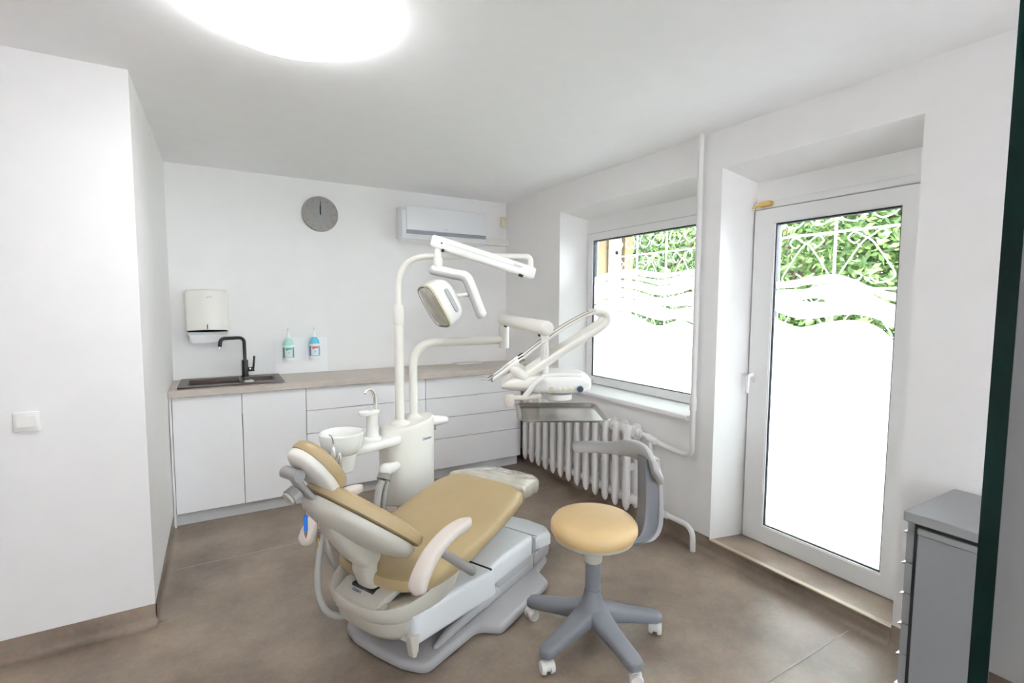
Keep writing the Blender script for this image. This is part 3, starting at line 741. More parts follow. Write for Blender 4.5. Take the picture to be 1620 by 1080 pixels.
# cream seat carrier with lower shell
def carrier(levels, e=2.5, n=48):
    rs = []
    for z, uc, ru, rv, tilt in levels:
        rs.append([L(a, b, z + (a - 1.45) * tilt) for a, b in sell(uc, V0, ru, rv, e, n)])
    return rings(new(), rs)
lw = ch.part('lower_shell', carrier([(.150, 1.45, .13, .17, 0), (.160, 1.45, .16, .205, 0), (.20, 1.44, .18, .228, .02), (.262, 1.44, .19, .235, .05)]), 'shell_cream')
ch.part('bracket', pr([(a - U0, b) for a, b in [(1.315, .21), (1.365, .20), (1.36, .135), (1.345, .115), (1.33, .12), (1.322, .16)]], -.250, -.215, .006, axis='y'), 'shell_cream', lw)
ch.part('carrier', carrier([(.248, 1.48, .205, .215, .06), (.262, 1.483, .232, .240, .08), (.300, 1.483, .252, .254, .14), (.335, 1.487, .262, .258, .18), (.356, 1.49, .258, .250, .20), (.352, 1.497, .23, .22, .2), (.322, 1.50, .18, .17, .18)], 2.7), 'shell_cream')
ch.part('carrier_deck', pr([(a - U0, b) for a, b in [(1.262, .290), (1.40, .322), (1.40, .350), (1.31, .345), (1.248, .314)]], -.13, .13, .012, axis='y'), 'shell_cream')
ch.part('deck_logo', place(text_mesh('Osstem', .017), (math.cos(-PI / 2), math.sin(-PI / 2), 0), (.89, 0, .45), L(1.280, 1.60, .3335)), 'logo_blue', smooth=False)
ch.part('stem_slot', bx(1.292 - U0, 1.375 - U0, -.063, .063, .325, .3475), 'gap_dark', smooth=False)
# stem and spine arm
def loft_uz(path, n=20, e=3.0):
    rs = []
    P = [Vector((a, 0, b)) for a, b, w, t in path]
    for i, (a, b, w, t) in enumerate(path):
        d = (P[min(i + 1, len(P) - 1)] - P[max(i - 1, 0)]).normalized(); nn = Vector((d.z, 0, -d.x))
        rs.append([L(a, V0, b) + nn * x * 1.0 + Vector((0, y, 0)) for x, y in sell(0, 0, t, w, e, n)])
    return rings(new(), rs)
ch.part('stem', loft_uz([(1.345, .33, .052, .030), (1.325, .36, .053, .032), (1.305, .42, .054, .035), (1.31, .475, .055, .040), (1.325, .52, .05, .042)]), 'shell_cream')
ch.part('spine', loft_uz([(1.345, .465, .05, .030), (1.305, .475, .060, .045), (1.262, .525, .064, .05), (1.205, .60, .062, .046), (1.150, .68, .056, .038), (1.11, .742, .048, .030), (1.090, .778, .042, .022)], 24, 2.8), 'shell_cream')
# backrest
BT = Vector((-.743, 0, .669)); BN = Vector((.669, 0, .743))
def bfn(s, x, h): return L(1.395, V0, .525) + BT * s + BN * h + Vector((0, x, 0))
bo = [(-.045, 0), (-.035, .13), (.0, .215), (.07, .248), (.16, .235), (.27, .175), (.36, .112), (.415, .068), (.44, .034), (.445, 0)]
bo = bo + [(a, -b) for a, b in bo[-2:0:-1]]
bo2 = catmull([(a, b, 0) for a, b in bo + bo[:1]], 4)[:-1]
ch.part('back_cushion', pd([(p.x, p.y) for p in bo2], .035, .024, lambda s, x, h: bfn(s, x, h + .024), p=3.5, edge=.012), 'vinyl_tan')
def bshell(s, x, h):
    return bfn(.20 + (s - .20) * .955, x * .955, h - .012)
ch.part('back_shell', pd([(p.x, p.y) for p in bo2], .004, .062, bshell, p=2.4, edge=.016, n=11), 'shell_cream')
# headrest
HT = Vector((-.60, 0, .80)); HN = Vector((.80, 0, .60))
def hfn(s, x, h): return L(1.084, V0, .884) + HT * s + HN * h + Vector((0, x, 0))
ho = sell(0, 0, .125, .088, 2.3, 40)
ch.part('headrest_cushion', pd(ho, .036, .012, lambda s, x, h: hfn(s, x, h + .026), p=2.8, edge=.014), 'vinyl_tan')
ch.part('headrest_shell', pd([(a * .97, b * .97) for a, b in ho], .006, .026, lambda s, x, h: hfn(s, x, h + .004), p=2.8, edge=.016), 'plastic_warm')
hb = ch.part('headrest_bar', loft_uz([(1.100, .752, .032, .011), (1.062, .805, .031, .0115), (1.024, .855, .029, .012), (1.004, .892, .026, .014)], 16), 'bar_grey')
ch.part('headrest_pivot', tb([L(1.008, V0 - .030, .897), L(1.008, V0 + .060, .897)], .022, 16), 'bar_grey', hb)
ch.part('headrest_bracket', tb([L(1.010, V0, .897), L(1.062, V0, .894)], .016, 12), 'joint_taupe', hb)
kn = ch.part('headrest_knob', tb([L(1.028, V0 + .02, .826), L(1.000, V0 + .022, .812)], .036, 20, flat=.75), 'bar_grey', hb)
ch.part('knob_cap', tb([L(1.000, V0 + .022, .812), L(.992, V0 + .023, .808)], .031, 20, flat=.75), 'shell_cream', kn)
# seat cushion
zt = smoothtab([(1.30, .435), (1.42, .425), (1.55, .430), (1.70, .452), (1.85, .487), (2.0, .522), (2.12, .540), (2.25, .535), (2.36, .520), (2.46, .505)])
hw = smoothtab([(1.30, .10), (1.335, .20), (1.40, .262), (1.50, .285), (1.70, .292), (1.95, .29), (2.08, .275), (2.20, .238), (2.32, .212), (2.40, .19), (2.435, .12), (2.45, .0)])
us = [1.305 + (2.448 - 1.305) * k / 40 for k in range(41)]
so = [(u, interp(hw, u)) for u in us]; so += [(u, -w) for u, w in so[::-1]]
def sfn(u, x, h): return L(u, V0 + (x if x > 0 else x * .93), interp(zt, u) + h)
seat = ch.part('seat_cushion', pd(so, .045, .045, lambda u, x, h: sfn(u, x, h - .047 + (.0 if u > 1.9 else -.006 * 0)), p=3.4, edge=.012, n=11), 'vinyl_tan')
fo = [(u, w * 1.025 + .003) for u, w in [(u_, interp(hw, u_)) for u_ in [2.14 + (2.447 - 2.14) * k / 24 for k in range(25)]]]
fo += [(u, -w) for u, w in fo[::-1]]
ch.part('foot_cover', pd(fo, .050, .048, lambda u, x, h: sfn(u, x, h - .0455 + .0022 * math.sin(x * 55 + u * 30) * (1 if h > .03 else 0)), p=4.2, edge=.014, n=11), 'cover_plastic', label='clear plastic cover over the foot end')
# armrests
def armrest(s):
    v = V0 + s * .335
    ctr = catmull([L(1.258, v, .445), L(1.282, v, .50), L(1.345, v, .562), L(1.45, v, .602), L(1.575, v, .606)], 8)
    n = len(ctr); rs = []
    for i, c in enumerate(ctr):
        t = (ctr[min(i + 1, n - 1)] - ctr[max(i - 1, 0)]).normalized(); nn = Vector((-t.z, 0, t.x))
        e = min(i, n - 1 - i); k = min(1, math.sqrt(max(0.06, 1 - (1 - min(e, 4) / 4) ** 2)))
        w = (.040 - .006 * i / (n - 1)) * k; h = .021 * (.55 + .45 * k)
        rs.append([c + Vector((0, x, 0)) + nn * y for x, y in sell(0, 0, w, h, 3.0, 20)])
    a = ch.part('armrest', rings(new(), rs), 'arm_pink')
    ch.part('armrest_link', tb([L(1.40, v - s * .005, .545), L(1.50, v - s * .01, .460), L(1.612, v - s * .02, .365)], [.017, .019, .019], 14, roundcap=True), 'bar_grey', a)
armrest(-1); armrest(1)

# cords with a pen and a key hanging from the backrest
def wl(u, v, z): x, y = W2(u, v); return Vector((x, y, z))
p0 = wl(1.058, 1.60, .783)
pn = Thing('hanging_pen', 'blue pen hanging on a cord behind the dental chair', 'pen', (p0.x, p0.y, .64))
pn.part('cord', tb([(0, 0, .79), (0, 0, .722)], .0012, 6), 'cord_brown')
pn.part('barrel', tb([(0, 0, .722), (0, 0, .672)], .0075, 12, roundcap=True), 'pen_blue')
pn.part('tip', lt([(.0065, .668), (.005, .655), (.0015, .642)][::-1], 10), 'cord_brown')
p1 = wl(1.088, 1.572, .775)
ky = Thing('hanging_key', 'small key hanging on a cord behind the dental chair', 'key', (p1.x, p1.y, .60))
ky.part('cord', tb([(0, 0, .775), (0, 0, .645)], .0014, 6), 'cord_brown')
ky.part('key_bow', tb([(.0, .0, .640), (.0, .0, .628)], .007, 12), 'key_brass')
ky.part('key_blade', bx(-.0025, .0025, -.002, .002, .604, .63), 'key_brass', smooth=False)

# ------------------------------------------------------------------ dental unit column with cuspidor
UU, UV = 2.11, 2.147
du = Thing('dental_unit', 'white oval dental unit column with rinsing bowl', 'dental unit', (*W2(UU, UV), 0), CA)
def el(rx, ry, n=40, e=2.3, cx=0, cy=0): return sell(cx, cy, rx, ry, e, n)
rs = []
for z, k in ((.335, .90), (.345, .97), (.365, 1.0), (.55, 1.0), (.775, 1.0), (.79, .985), (.798, .95)):
    rs.append([Vector((a * k, b * k, z + (.02 if z > .7 else 0) * (a / .19 + .2))) for a, b in el(.185, .118)])
col = du.part('column', rings(new(), rs), 'plastic_warm', sharp=30)
du.part('post', pr(el(.07, .06), .001, .338), 'panel_grey')
du.part('floor_plate', pr(el(.14, .11), .001, .02, .008), 'panel_grey')
tx = text_mesh('Osstem', .024)
du.part('logo', place(tx, (1, 0, 0), (0, 0, 1), (.045, -.1175, .70)), 'logo_blue', col, smooth=False)
# cuspidor arm, bowl and cup filler
def slab(pts, z0, z1, bev): return pr([(p.x, p.y) for p in pts], z0, z1, bev, seg=4)
arm = fillet([(-.52, -.045, 0), (-.30, -.085, 0), (-.11, -.10, 0), (-.09, .07, 0), (-.30, .06, 0), (-.52, .045, 0)], [.04, .05, .06, .06, .05, .04], 6, True)
ca = du.part('cuspidor_arm', slab(arm, .70, .748, .02), 'plastic_white')
bc = (-.468, 0, .012)
du.part('rinsing_bowl', lt([(.0, .705), (.05, .702), (.078, .708), (.10, .735), (.109, .775), (.112, .815), (.108, .820), (.103, .812), (.098, .775), (.08, .74), (.045, .728), (.0, .724)], 48, bc), 'ceramic')
du.part('bowl_skirt', lt([(.0, .612), (.055, .612), (.062, .618), (.068, .66), (.075, .705), (.07, .712)], 40, bc), 'plastic_white')
du.part('bowl_strainer', lt([(.0, .731), (.012, .732), (.016, .728)], 16, bc), 'chrome')
cf = du.part('cup_column', lt([(.05, .747), (.048, .757), (.036, .764), (.032, .80), (.032, .88), (.036, .892)], 28, (-.265, .0, 0)), 'plastic_white')
hd = pr([(p.x, p.y) for p in fillet([(-.345, -.028, 0), (-.22, -.034, 0), (-.22, .034, 0), (-.345, .028, 0)], .032, 6, True)], .888, .912, .009, seg=3)
du.part('cup_head', hd, 'plastic_white', cf)
du.part('cup_rest', lt([(.0, .918), (.022, .917), (.034, .910)], 24, (-.318, 0, 0)), 'plastic_white', cf)
du.part('cup_spout', tb(catmull([(-.24, 0, .905), (-.242, 0, .96), (-.25, -.002, 1.0), (-.275, -.004, 1.028), (-.305, -.008, 1.028), (-.322, -.01, 1.012)], 6), [.0125, .0065], 12), 'chrome', cf)
# instrument holder on the right end and suction hoses on the left
du.part('holder_arm', tb([(.17, -.01, .765), (.24, -.012, .757), (.31, -.014, .748)], [.046, .042, .034], 16, flat=.8, roundcap=True), 'plastic_white')
du.part('holder_clip', lt([(.011, .70), (.012, .71), (.012, .73)], 14, (.225, -.012, 0)), 'chrome')
hs = du.part('suction_mount', tb([(-.12, -.05, .572), (-.20, -.083, .582), (-.275, -.112, .597)], [.026, .030, .036], 16, roundcap=True), 'plastic_white')
du.part('suction_collar', tb([(-.278, -.112, .575), (-.296, -.118, .548)], [.036, .038], 16), 'joint_taupe', hs)
for k, dx in enumerate((0, .034)):
    e0 = Vector((-.312 + dx, -.125, .55))
    far = [(-.345 + dx, -.13, .49), (-.37 + dx, -.14, .38), (-.375 + dx, -.14, .20), (-.33 + dx, -.12, .05), (-.25, -.08, .025)] if k == 0 else \
          [(-.335 + dx, -.13, .48), (-.35 + dx, -.13, .36), (-.35 + dx, -.12, .15), (-.30 + dx, -.09, .03), (-.2, -.05, .02)]
    du.part('suction_hose', tb(catmull([e0] + [Vector(p) for p in far], 8), .019 if k == 0 else .014, 12), 'hose_grey', hs)
# chair hose loop behind the armrest
hl = ch.part('supply_hose', tb(catmull([L(1.335, 1.90, .48), L(1.30, 1.88, .36), L(1.262, 1.83, .26), L(1.262, 1.78, .19), L(1.30, 1.73, .165), L(1.36, 1.70, .18), L(1.42, 1.68, .22)], 8), .0145, 12), 'hose_grey')
ch.part('supply_hose', tb(catmull([L(1.345, 1.905, .47), L(1.36, 1.86, .34), L(1.40, 1.80, .22), L(1.46, 1.74, .17)], 8), .010, 10), 'hose_grey')

sy = Thing('air_syringe', 'chrome three-way syringe in front of the rinsing bowl', 'syringe', (*W2(UU - .592, UV - .095), .66), CA)
sy.part('barrel', lt([(.0, .68), (.010, .68), (.012, .70), (.012, .785), (.008, .805), (.005, .81)], 16), 'chrome')
sy.part('needle', tb(catmull([(0, 0, .808), (-.002, 0, .83), (-.012, 0, .855), (-.022, .002, .862)], 5), .0028, 8), 'chrome')
sy2 = Thing('suction_handpiece', 'chrome suction handpiece beside the bowl, lower of the two', 'handpiece', (*W2(UU - .565, UV - .105), .66), CA)
sy2.part('barrel', lt([(.0, .67), (.010, .67), (.0115, .69), (.0115, .75), (.009, .765), (.0, .768)], 16), 'chrome')

# ------------------------------------------------------------------ operating light
lx, ly = W2(UU - .058, UV)
ol = Thing('operating_light', 'white operating light on a tall curved pole arm', 'lamp', (lx, ly, .79))
def R_(p): return Vector((p[0] - lx, p[1] - ly, p[2]))
ex, ey = 1.562, 2.445
pole = fillet([(0, 0, .78), (0, 0, 1.772), tuple(R_((ex, ey, 1.772))), tuple(R_((ex, ey, 1.65)))], [0, .19, .03, 0], 12)
ol.part('pole_foot', lt([(.062, .79), (.058, .803), (.036, .812), (.030, .82)], 28), 'plastic_warm')
ol.part('pole', tb([(0, 0, .79), (0, 0, 1.38)], .0265, 20), 'plastic_warm')
ol.part('pole_sleeve', lt([(.0265, 1.375), (.030, 1.38), (.031, 1.40), (.031, 1.46), (.024, 1.49)], 24), 'plastic_warm')
up = [p for p in pole if p.z > 1.46 or p.x != 0]
ol.part('curved_arm', tb([(0, 0, 1.47)] + up, .0175, 16), 'plastic_warm')
A, B = R_((ex - .012, ey - .01, 1.682)), R_((1.056, 2.60, 1.835))
bm = new(); d = (B - A); dl = d.length; d.normalize(); sd = Vector((0, 0, 1)).cross(d).normalized(); un = d.cross(sd)
rr = []
for t, k in ((-.03, .80), (-.012, 1), (.3, 1), (dl, 1), (dl + .03, .92), (dl + .038, .7)):
    rr.append([A + d * t + sd * x * k + un * y * k for x, y in sell(0, 0, .027, .036, 4, 20)])
rings(bm, rr)
sa = ol.part('spring_arm', bm, 'plastic_white')
bm = new(); nrm = sd if (sd.dot(-_f) > 0) else -sd
def ribbon(a0, a1, y0, y1, off):
    return pr_q(A + d * a0, A + d * a1, y0, y1, off)
def pr_q(p, q, y0, y1, off):
    b = new(); b.faces.new([b.verts.new(v + nrm * off) for v in (p + un * y0, q + un * y0, q + un * y1, p + un * y1)]); return b
ol.part('arm_groove', pr_q(A + d * .06, A + d * (dl - .04), .0035, .0055, .0277), 'panel_grey', sa)
ol.part('arm_screw', tb([A + d * (dl - .02) + nrm * .026 + un * .0, A + d * (dl - .02) + nrm * .0282], .005, 10), 'gap_dark', sa)
ol.part('arm_slot', tb([A + d * (dl - .03) + nrm * .02 - un * .034, A + d * (dl - .045) + nrm * .02 - un * .036], .009, 10), 'gap_dark', sa)
ol.part('arm_slot', tb([A + d * .06 + nrm * .02 - un * .034, A + d * .035 + nrm * .02 - un * .036], .009, 10), 'gap_dark', sa)
ol.part('arm_logo', place(text_mesh('Osstem', .016), -d if (-d).dot(_r) > 0 else d, (un if un.z > 0 else -un), A + d * .08 + nrm * .0285 + un * .012), 'panel_grey', sa, smooth=False)
# drop post and yoke
Sx, Tx = Vector((.8615, -.508, 0)), Vector((.508, .8615, 0))      # screen-wise right / away directions on the floor plane
Bp = R_((1.056, 2.60, 0)); Bp.z = 0
ol.part('drop_post', lt([(.019, 1.80), (.019, 1.752), (.026, 1.750), (.026, 1.70), (.022, 1.695)], 20, tuple(Bp)), 'plastic_white')
def yk(s, z, t=0): return Bp + Sx * s + Tx * t + Vector((0, 0, z))
yp = fillet([yk(-.015, 1.69), yk(.10, 1.665, -.01), yk(.165, 1.655, -.02), yk(.245, 1.45, -.03)], [0, .05, .07, 0], 8)
yo = ol.part('yoke', tb(yp, .027, 16, flat=.9, up=(0, 0, 1), roundcap=True), 'plastic_white')
ol.part('yoke_underside', tb([p + Vector((0, 0, -.012)) - Sx * .013 - Tx * .004 for p in yp], .0225, 14, flat=.9, up=(0, 0, 1), roundcap=True), 'panel_grey', yo)
hc = yk(.004, 1.495, -.04)                                     # lamp head centre
FN = (-Sx * .70 - Tx * .46 + Vector((0, 0, -.50))).normalized()   # lens looks towards the headrest
FU = (Vector((0, 0, 1)) - FN * FN.z).normalized(); FS = FN.cross(FU)
def lf(a, b, h): return hc + FS * a + FU * b + FN * h
lo_ = sell(0, 0, .092, .128, 4.0, 44)
hb_ = ol.part('lamp_housing', pd([(a, b) for a, b in lo_], .006, .095, lambda a, b, h: lf(a, b, h), p=2.8, edge=.03), 'plastic_white')
ol.part('lens_rim', pd([(a * 1.01, b * 1.01) for a, b in lo_], .004, .004, lambda a, b, h: lf(a, b, h + .020), p=6, edge=.008), 'lens_frame', hb_)
ol.part('reflector', pd([(a * .93, b * .93) for a, b in lo_], .003, .003, lambda a, b, h: lf(a, b, h + .0255), p=6, edge=.002), 'reflector', hb_)
ol.part('lens', pd([(a * .985, b * .985) for a, b in lo_], .020, .0, lambda a, b, h: lf(a, b, h + .030), p=2.6, edge=.004), 'lens_clear', hb_)
def vent():
    q = [(a, b) for a, b in sell(0, 0, .07, .012, 4, 24)]
    return q
vq = [lf(.097, b * 1.0, -.045 + a) for b, a in vent()]
bm = new(); rings(bm, [[v - FS * .012 for v in vq], [v + FS * .0015 for v in vq]]); ol.part('side_vent', bm, 'panel_grey', hb_)
bm = new(); rings(bm, [[lf(-.097, b, -.045 + a) + FS * .012 for b, a in vent()], [lf(-.097, b, -.045 + a) - FS * .0015 for b, a in vent()]]); ol.part('side_vent', bm, 'panel_grey', hb_)
js = lf(0, 0, -.085); je = yk(.198, 1.555, -.03)
ol.part('head_stub', tb([js, je], .011, 12), 'plastic_white', yo)
ol.part('head_joint', tb([je - (je - js).normalized() * .028, je + (je - js).normalized() * .006], .019, 14), 'joint_taupe', yo)

# ------------------------------------------------------------------ delivery unit
hx, hy = 1.35, 1.978
RZ = math.atan2(-.508, .8615)
dl_ = Thing('delivery_unit', 'white instrument delivery arm with control head and whip hoses', 'delivery unit', (hx, hy, .79), RZ)
def D(s, t, z): return Vector((s, t, z))
def Dw(x, y, z):                       # world point into the head's frame
    v = Vector((x - hx, y - hy, 0)); return Vector((v.dot(Sx), v.dot(Tx), z))
bx_, by_ = W2(UU + .06, UV + .005)
jx, jy = 1.53, 2.69
a0, a1 = Dw(bx_, by_, 0), Dw(jx, jy, 0)
dl_.part('arm_foot', lt([(.056, .80), (.052, .812), (.034, .820), (.029, .83)], 28, (a0.x, a0.y, 0)), 'plastic_warm')
pth = fillet([(a0.x, a0.y, .80), (a0.x, a0.y, 1.262), (a1.x, a1.y, 1.278)], [0, .15, 0], 12)
dl_.part('lower_arm', tb(pth, .0255, 18), 'plastic_warm')
dl_.part('elbow', lt([(.0, 1.225), (.027, 1.225), (.030, 1.23), (.030, 1.33), (.032, 1.335), (.032, 1.365), (.022, 1.375)], 24, (a1.x, a1.y, 0)), 'plastic_white')
c0, c1 = Vector((a1.x, a1.y, 1.402)), Vector((0, 0, 1.385))
dd = (c1 - c0).normalized()
sp_ = dl_.part('spring_arm', tb([c0 - dd * .05, c0 - dd * .045, c0 - dd * .03, c1 + dd * .02, c1 + dd * .035, c1 + dd * .042], [.02, .028, .035, .037, .030, .02], 22), 'plastic_warm')
dl_.part('arm_slot', tb([c0 + Vector((.005, -.03, -.036)), c0 + Vector((.012, -.055, -.037))], .008, 10), 'gap_dark', sp_)
dl_.part('arm_slot', tb([c1 + Vector((-.02, .05, -.034)), c1 + Vector((-.025, .02, -.035))], .008, 10), 'gap_dark', sp_)
dl_.part('head_post', lt([(.019, 1.14), (.019, 1.33), (.022, 1.335), (.022, 1.36)], 20, (0, .0, 0)), 'plastic_white')
# head: control box with rounded right end and a nose for the instruments
TC = .075
def ring_s(s, z, rz_, rt, e=3.2): return [D(s, TC + a, z + b) for a, b in sell(0, 0, rt, rz_, e, 28)]
hdp = dl_.part('control_box', rings(new(), [ring_s(-.05, 1.112, .045, .125), ring_s(-.03, 1.114, .050, .135), ring_s(.12, 1.118, .050, .135), ring_s(.18, 1.118, .048, .132), ring_s(.212, 1.117, .040, .115), ring_s(.226, 1.115, .025, .08)]), 'plastic_white')
dl_.part('box_lid', rings(new(), [ring_s(-.02, 1.157, .012, .115), ring_s(.10, 1.162, .012, .118), ring_s(.17, 1.160, .011, .11), ring_s(.195, 1.157, .006, .09)]), 'plastic_white', hdp)
dl_.part('nose', rings(new(), [ring_s(-.21, 1.108, .016, .085, 2.4), ring_s(-.205, 1.108, .024, .10, 2.4), ring_s(-.17, 1.115, .036, .12, 2.6), ring_s(-.11, 1.122, .048, .13, 2.6), ring_s(-.06, 1.122, .052, .135, 2.8), ring_s(-.025, 1.116, .05, .135)]), 'plastic_warm')
bm = rings(new(), [[D(-.10 + a, TC + t, 1.048 + .008 + b) for a, b in sell(.0, 0, .0, .0, 2, 3)] for t in (0, .001)]) if False else None
wing = [(-.105, 1.055), (-.085, 1.058), (-.03, 1.13), (-.005, 1.158), (-.03, 1.165), (-.06, 1.13), (-.11, 1.068)]
for s in (-1, 1):
    dl_.part('side_fin', pr([(a, b) for a, b in wing], TC + s * .133, TC + s * .150, .006, axis='y'), 'plastic_white')
fy = TC - .1365
for sx_, r, m in ((.03, .0105, 'knob_tan'), (.068, .008, 'detector_cream'), (.095, .008, 'detector_cream'), (.125, .008, 'detector_cream'), (.165, .012, 'gap_dark')):
    k = dl_.part('control_knob', lt([(.0, -.006), (r * .8, -.006), (r, -.003), (r, .006)], 16, (sx_, fy, 1.100), axis='y'), m, hdp)
dl_.part('knob_ring', lt([(.0155, -.003), (.0155, .006), (.012, .006), (.012, -.003)], 20, (.165, fy, 1.100), axis='y'), 'logo_blue', hdp)
dl_.part('box_logo', place(text_mesh('Osstem', .012), (1, 0, 0), (0, 0, 1), (-.005, TC - .1362, 1.082)), 'panel_grey', hdp, smooth=False)
dl_.part('side_peg', tb([(.222, TC - .05, 1.125), (.240, TC - .05, 1.132)], .005, 8), 'chrome', hdp)
hg = dl_.part('grab_handle', tb(catmull([(-.02, TC - .125, 1.066), (-.10, TC - .14, 1.060), (-.155, TC - .145, 1.058)], 6), .012, 12), 'arm_pink')
dl_.part('handle_bulb', lt([(.0, .0), (.016, .003), (.023, .02), (.025, .045), (.02, .062), (.0, .068)], 20, (-.168, TC - .145, 1.012)), 'arm_pink', hg)
# tray bracket
tr_ = dl_.part('tray_ring', lt([(.058, 1.032), (.064, 1.036), (.064, 1.062), (.040, 1.066), (.036, 1.060), (.036, 1.036)], 32, (.075, TC - .03, 0)), 'plastic_white')
dl_.part('tray_post', tb(fillet([(-.02, TC + .062, 1.08), (-.02, TC + .062, .962), (.06, TC - .16, .962)], .02, 6), .013, 12), 'plastic_white', tr_)
dl_.part('tray_support', bx(-.06, .18, TC - .24, TC - .08, .970, .9848, bev=.003, seg=1), 'plastic_white', tr_)
# whips and hoses
for k in range(4):
    t = TC - .105 + k * .066
    lower = catmull([(-.085, t, 1.160), (.02, t, 1.232), (.14, t, 1.312), (.245, t, 1.378), (.288, t, 1.412), (.296, t, 1.440), (.272, t, 1.462), (.235, t, 1.462)], 7)
    w = dl_.part('whip', tb(lower, [.0165, .0125], 12, flat=1.15), 'plastic_warm')
    hose = catmull([(.240, t, 1.462), (.20, t, 1.448), (.10, t, 1.392), (-.03, t, 1.302), (-.115, t, 1.232)], 7)
    dl_.part('instrument_hose', tb(hose, .0055, 8), 'plastic_warm' if k % 2 == 0 else 'hose_grey', w)
    rest = dl_.part('instrument_rest', tb([(-.10, t, 1.155), (-.135, t, 1.178), (-.15, t, 1.186)], [.026, .024, .02], 14, roundcap=True), 'plastic_warm')
labs = ['cream dental handpiece nearest the camera on the delivery unit', 'chrome dental handpiece second from the camera on the delivery unit', 'cream dental handpiece third from the camera on the delivery unit', 'chrome angled scaler farthest from the camera on the delivery unit']
ax = Vector((-.83, 0, -.56)).normalized()
for k in range(4):
    t = TC - .105 + k * .066
    wp = Vector((hx, hy, 0)) + Sx * (-.11) + Tx * t
    h = Thing('dental_handpiece', labs[k], 'handpiece', (wp.x, wp.y, 1.228), RZ, group='handpieces on the delivery unit')
    o = Vector((0, 0, 1.235))
    L1 = .165 if k != 3 else .18
    body = 'plastic_warm' if k % 2 == 0 else 'chrome'
    b_ = h.part('body', tb([o - ax * .01, o + ax * .01, o + ax * .05, o + ax * .10, o + ax * L1], [.008, .0105, .0105, .009, .006], 14), body)
    h.part('connector', tb([o - ax * .012, o + ax * .018], .0112, 14), 'gap_dark' if k % 2 else 'steel', b_)
    e = o + ax * L1
    if k in (0, 2):
        h.part('tip', lt([(.0, -.012), (.0075, -.012), (.0085, 0), (.0075, .010), (.0, .010)], 14, tuple(e + ax * .004)), 'steel', b_)
    else:
        h.part('tip', tb(fillet([e, e + ax * .03, e + ax * .03 + Vector((-.035, 0, .004))], .008, 4), [.0045, .0018], 8), 'chrome', b_)

# ------------------------------------------------------------------ steel tray
tw_ = Vector((hx, hy, 0)) + Sx * .070 + Tx * (-.080)
ty = Thing('instrument_tray', 'empty stainless steel instrument tray below the control head', 'tray', (tw_.x, tw_.y, .985), RZ + .02)
def tray_ring(kx, ky, z, r=.05): return [Vector((p.x, p.y, z)) for p in fillet([(-kx, -ky, 0), (kx, -ky, 0), (kx, ky, 0), (-kx, ky, 0)], r, 3, True)]
ty.part('tray', rings(new(), [tray_ring(.178, .165, .9862, .03), tray_ring(.198, .183, .9995, .045), tray_ring(.207, .192, 1.001, .05), tray_ring(.208, .193, .9985, .05), tray_ring(.200, .185, .9965, .047), tray_ring(.180, .167, .9855, .03)][::-1], cap=False), 'steel', sharp=50)
bm = new(); bm.faces.new([bm.verts.new(v) for v in tray_ring(.1785, .1655, .9863, .03)]); ty.part('tray_floor', bm, 'steel', smooth=False)

# ------------------------------------------------------------------ stool
sx0, sy0 = 1.396, 1.650
stl = Thing('dental_stool', 'dentist stool with round tan seat and grey five-star base', 'stool', (sx0, sy0, 0), RZ)
stl.part('seat', lt([(.0, .484), (.160, .484), (.180, .494), (.190, .515), (.189, .540), (.174, .560), (.13, .572), (.07, .577), (.0, .578)], 56), 'vinyl_seat')
stl.part('seat_pan', lt([(.0, .455), (.09, .455), (.15, .466), (.174, .480), (.178, .492), (.0, .494)], 48), 'shell_cream')
stl.part('swivel_cup', lt([(.034, .365), (.038, .368), (.043, .42), (.044, .456), (.0, .458)], 28), 'shell_cream')
stl.part('gas_column', lt([(.034, .10), (.034, .366), (.0, .367)], 28), 'stool_grey')
hub = stl.part('hub', lt([(.030, .098), (.082, .102), (.076, .150), (.052, .175), (.041, .210), (.036, .24), (.0, .241)], 36), 'stool_grey')
ang0 = math.radians(0)
# legs point at the casters as seen in the photograph (frame: x right, y away)
for k in range(5):
    a = math.radians(7.0 + 72 * k)
    dv = Vector((math.cos(a), math.sin(a), 0)); sv = Vector((-dv.y, dv.x, 0))
    rs = []
    for t, w, zc, hh in ((.02, .060, .132, .036), (.07, .050, .128, .037), (.15, .041, .112, .031), (.24, .037, .098, .027), (.29, .036, .090, .025), (.312, .030, .088, .021), (.321, .017, .086, .014)):
        rs.append([dv * t + sv * x + Vector((0, 0, zc + y)) for x, y in sell(0, 0, w, hh, 3.4, 18)])
    leg = stl.part('leg', rings(new(), rs), 'stool_grey')
    cc = dv * .296
    tl = Vector((math.cos(a + 1.1), math.sin(a + 1.1), 0)); tn = Vector((-tl.y, tl.x, 0))
    bm = new()
    for s in (-1, 1):
        tube(bm, [cc + tn * s * .010 + Vector((0, 0, .029)) + tl * .006, cc + tn * s * .016 + Vector((0, 0, .029)) + tl * .006, cc + tn * s * .028 + Vector((0, 0, .029)) + tl * .006], [.027, .028, .024], 20)
    tube(bm, [cc + Vector((0, 0, .04)), cc + Vector((0, 0, .075))], .011, 10)
    tube(bm, [cc - tn * .011 + Vector((0, 0, .036)) + tl * .006, cc + tn * .011 + Vector((0, 0, .036)) + tl * .006], .024, 16)
    stl.part('caster', bm, 'caster_white')
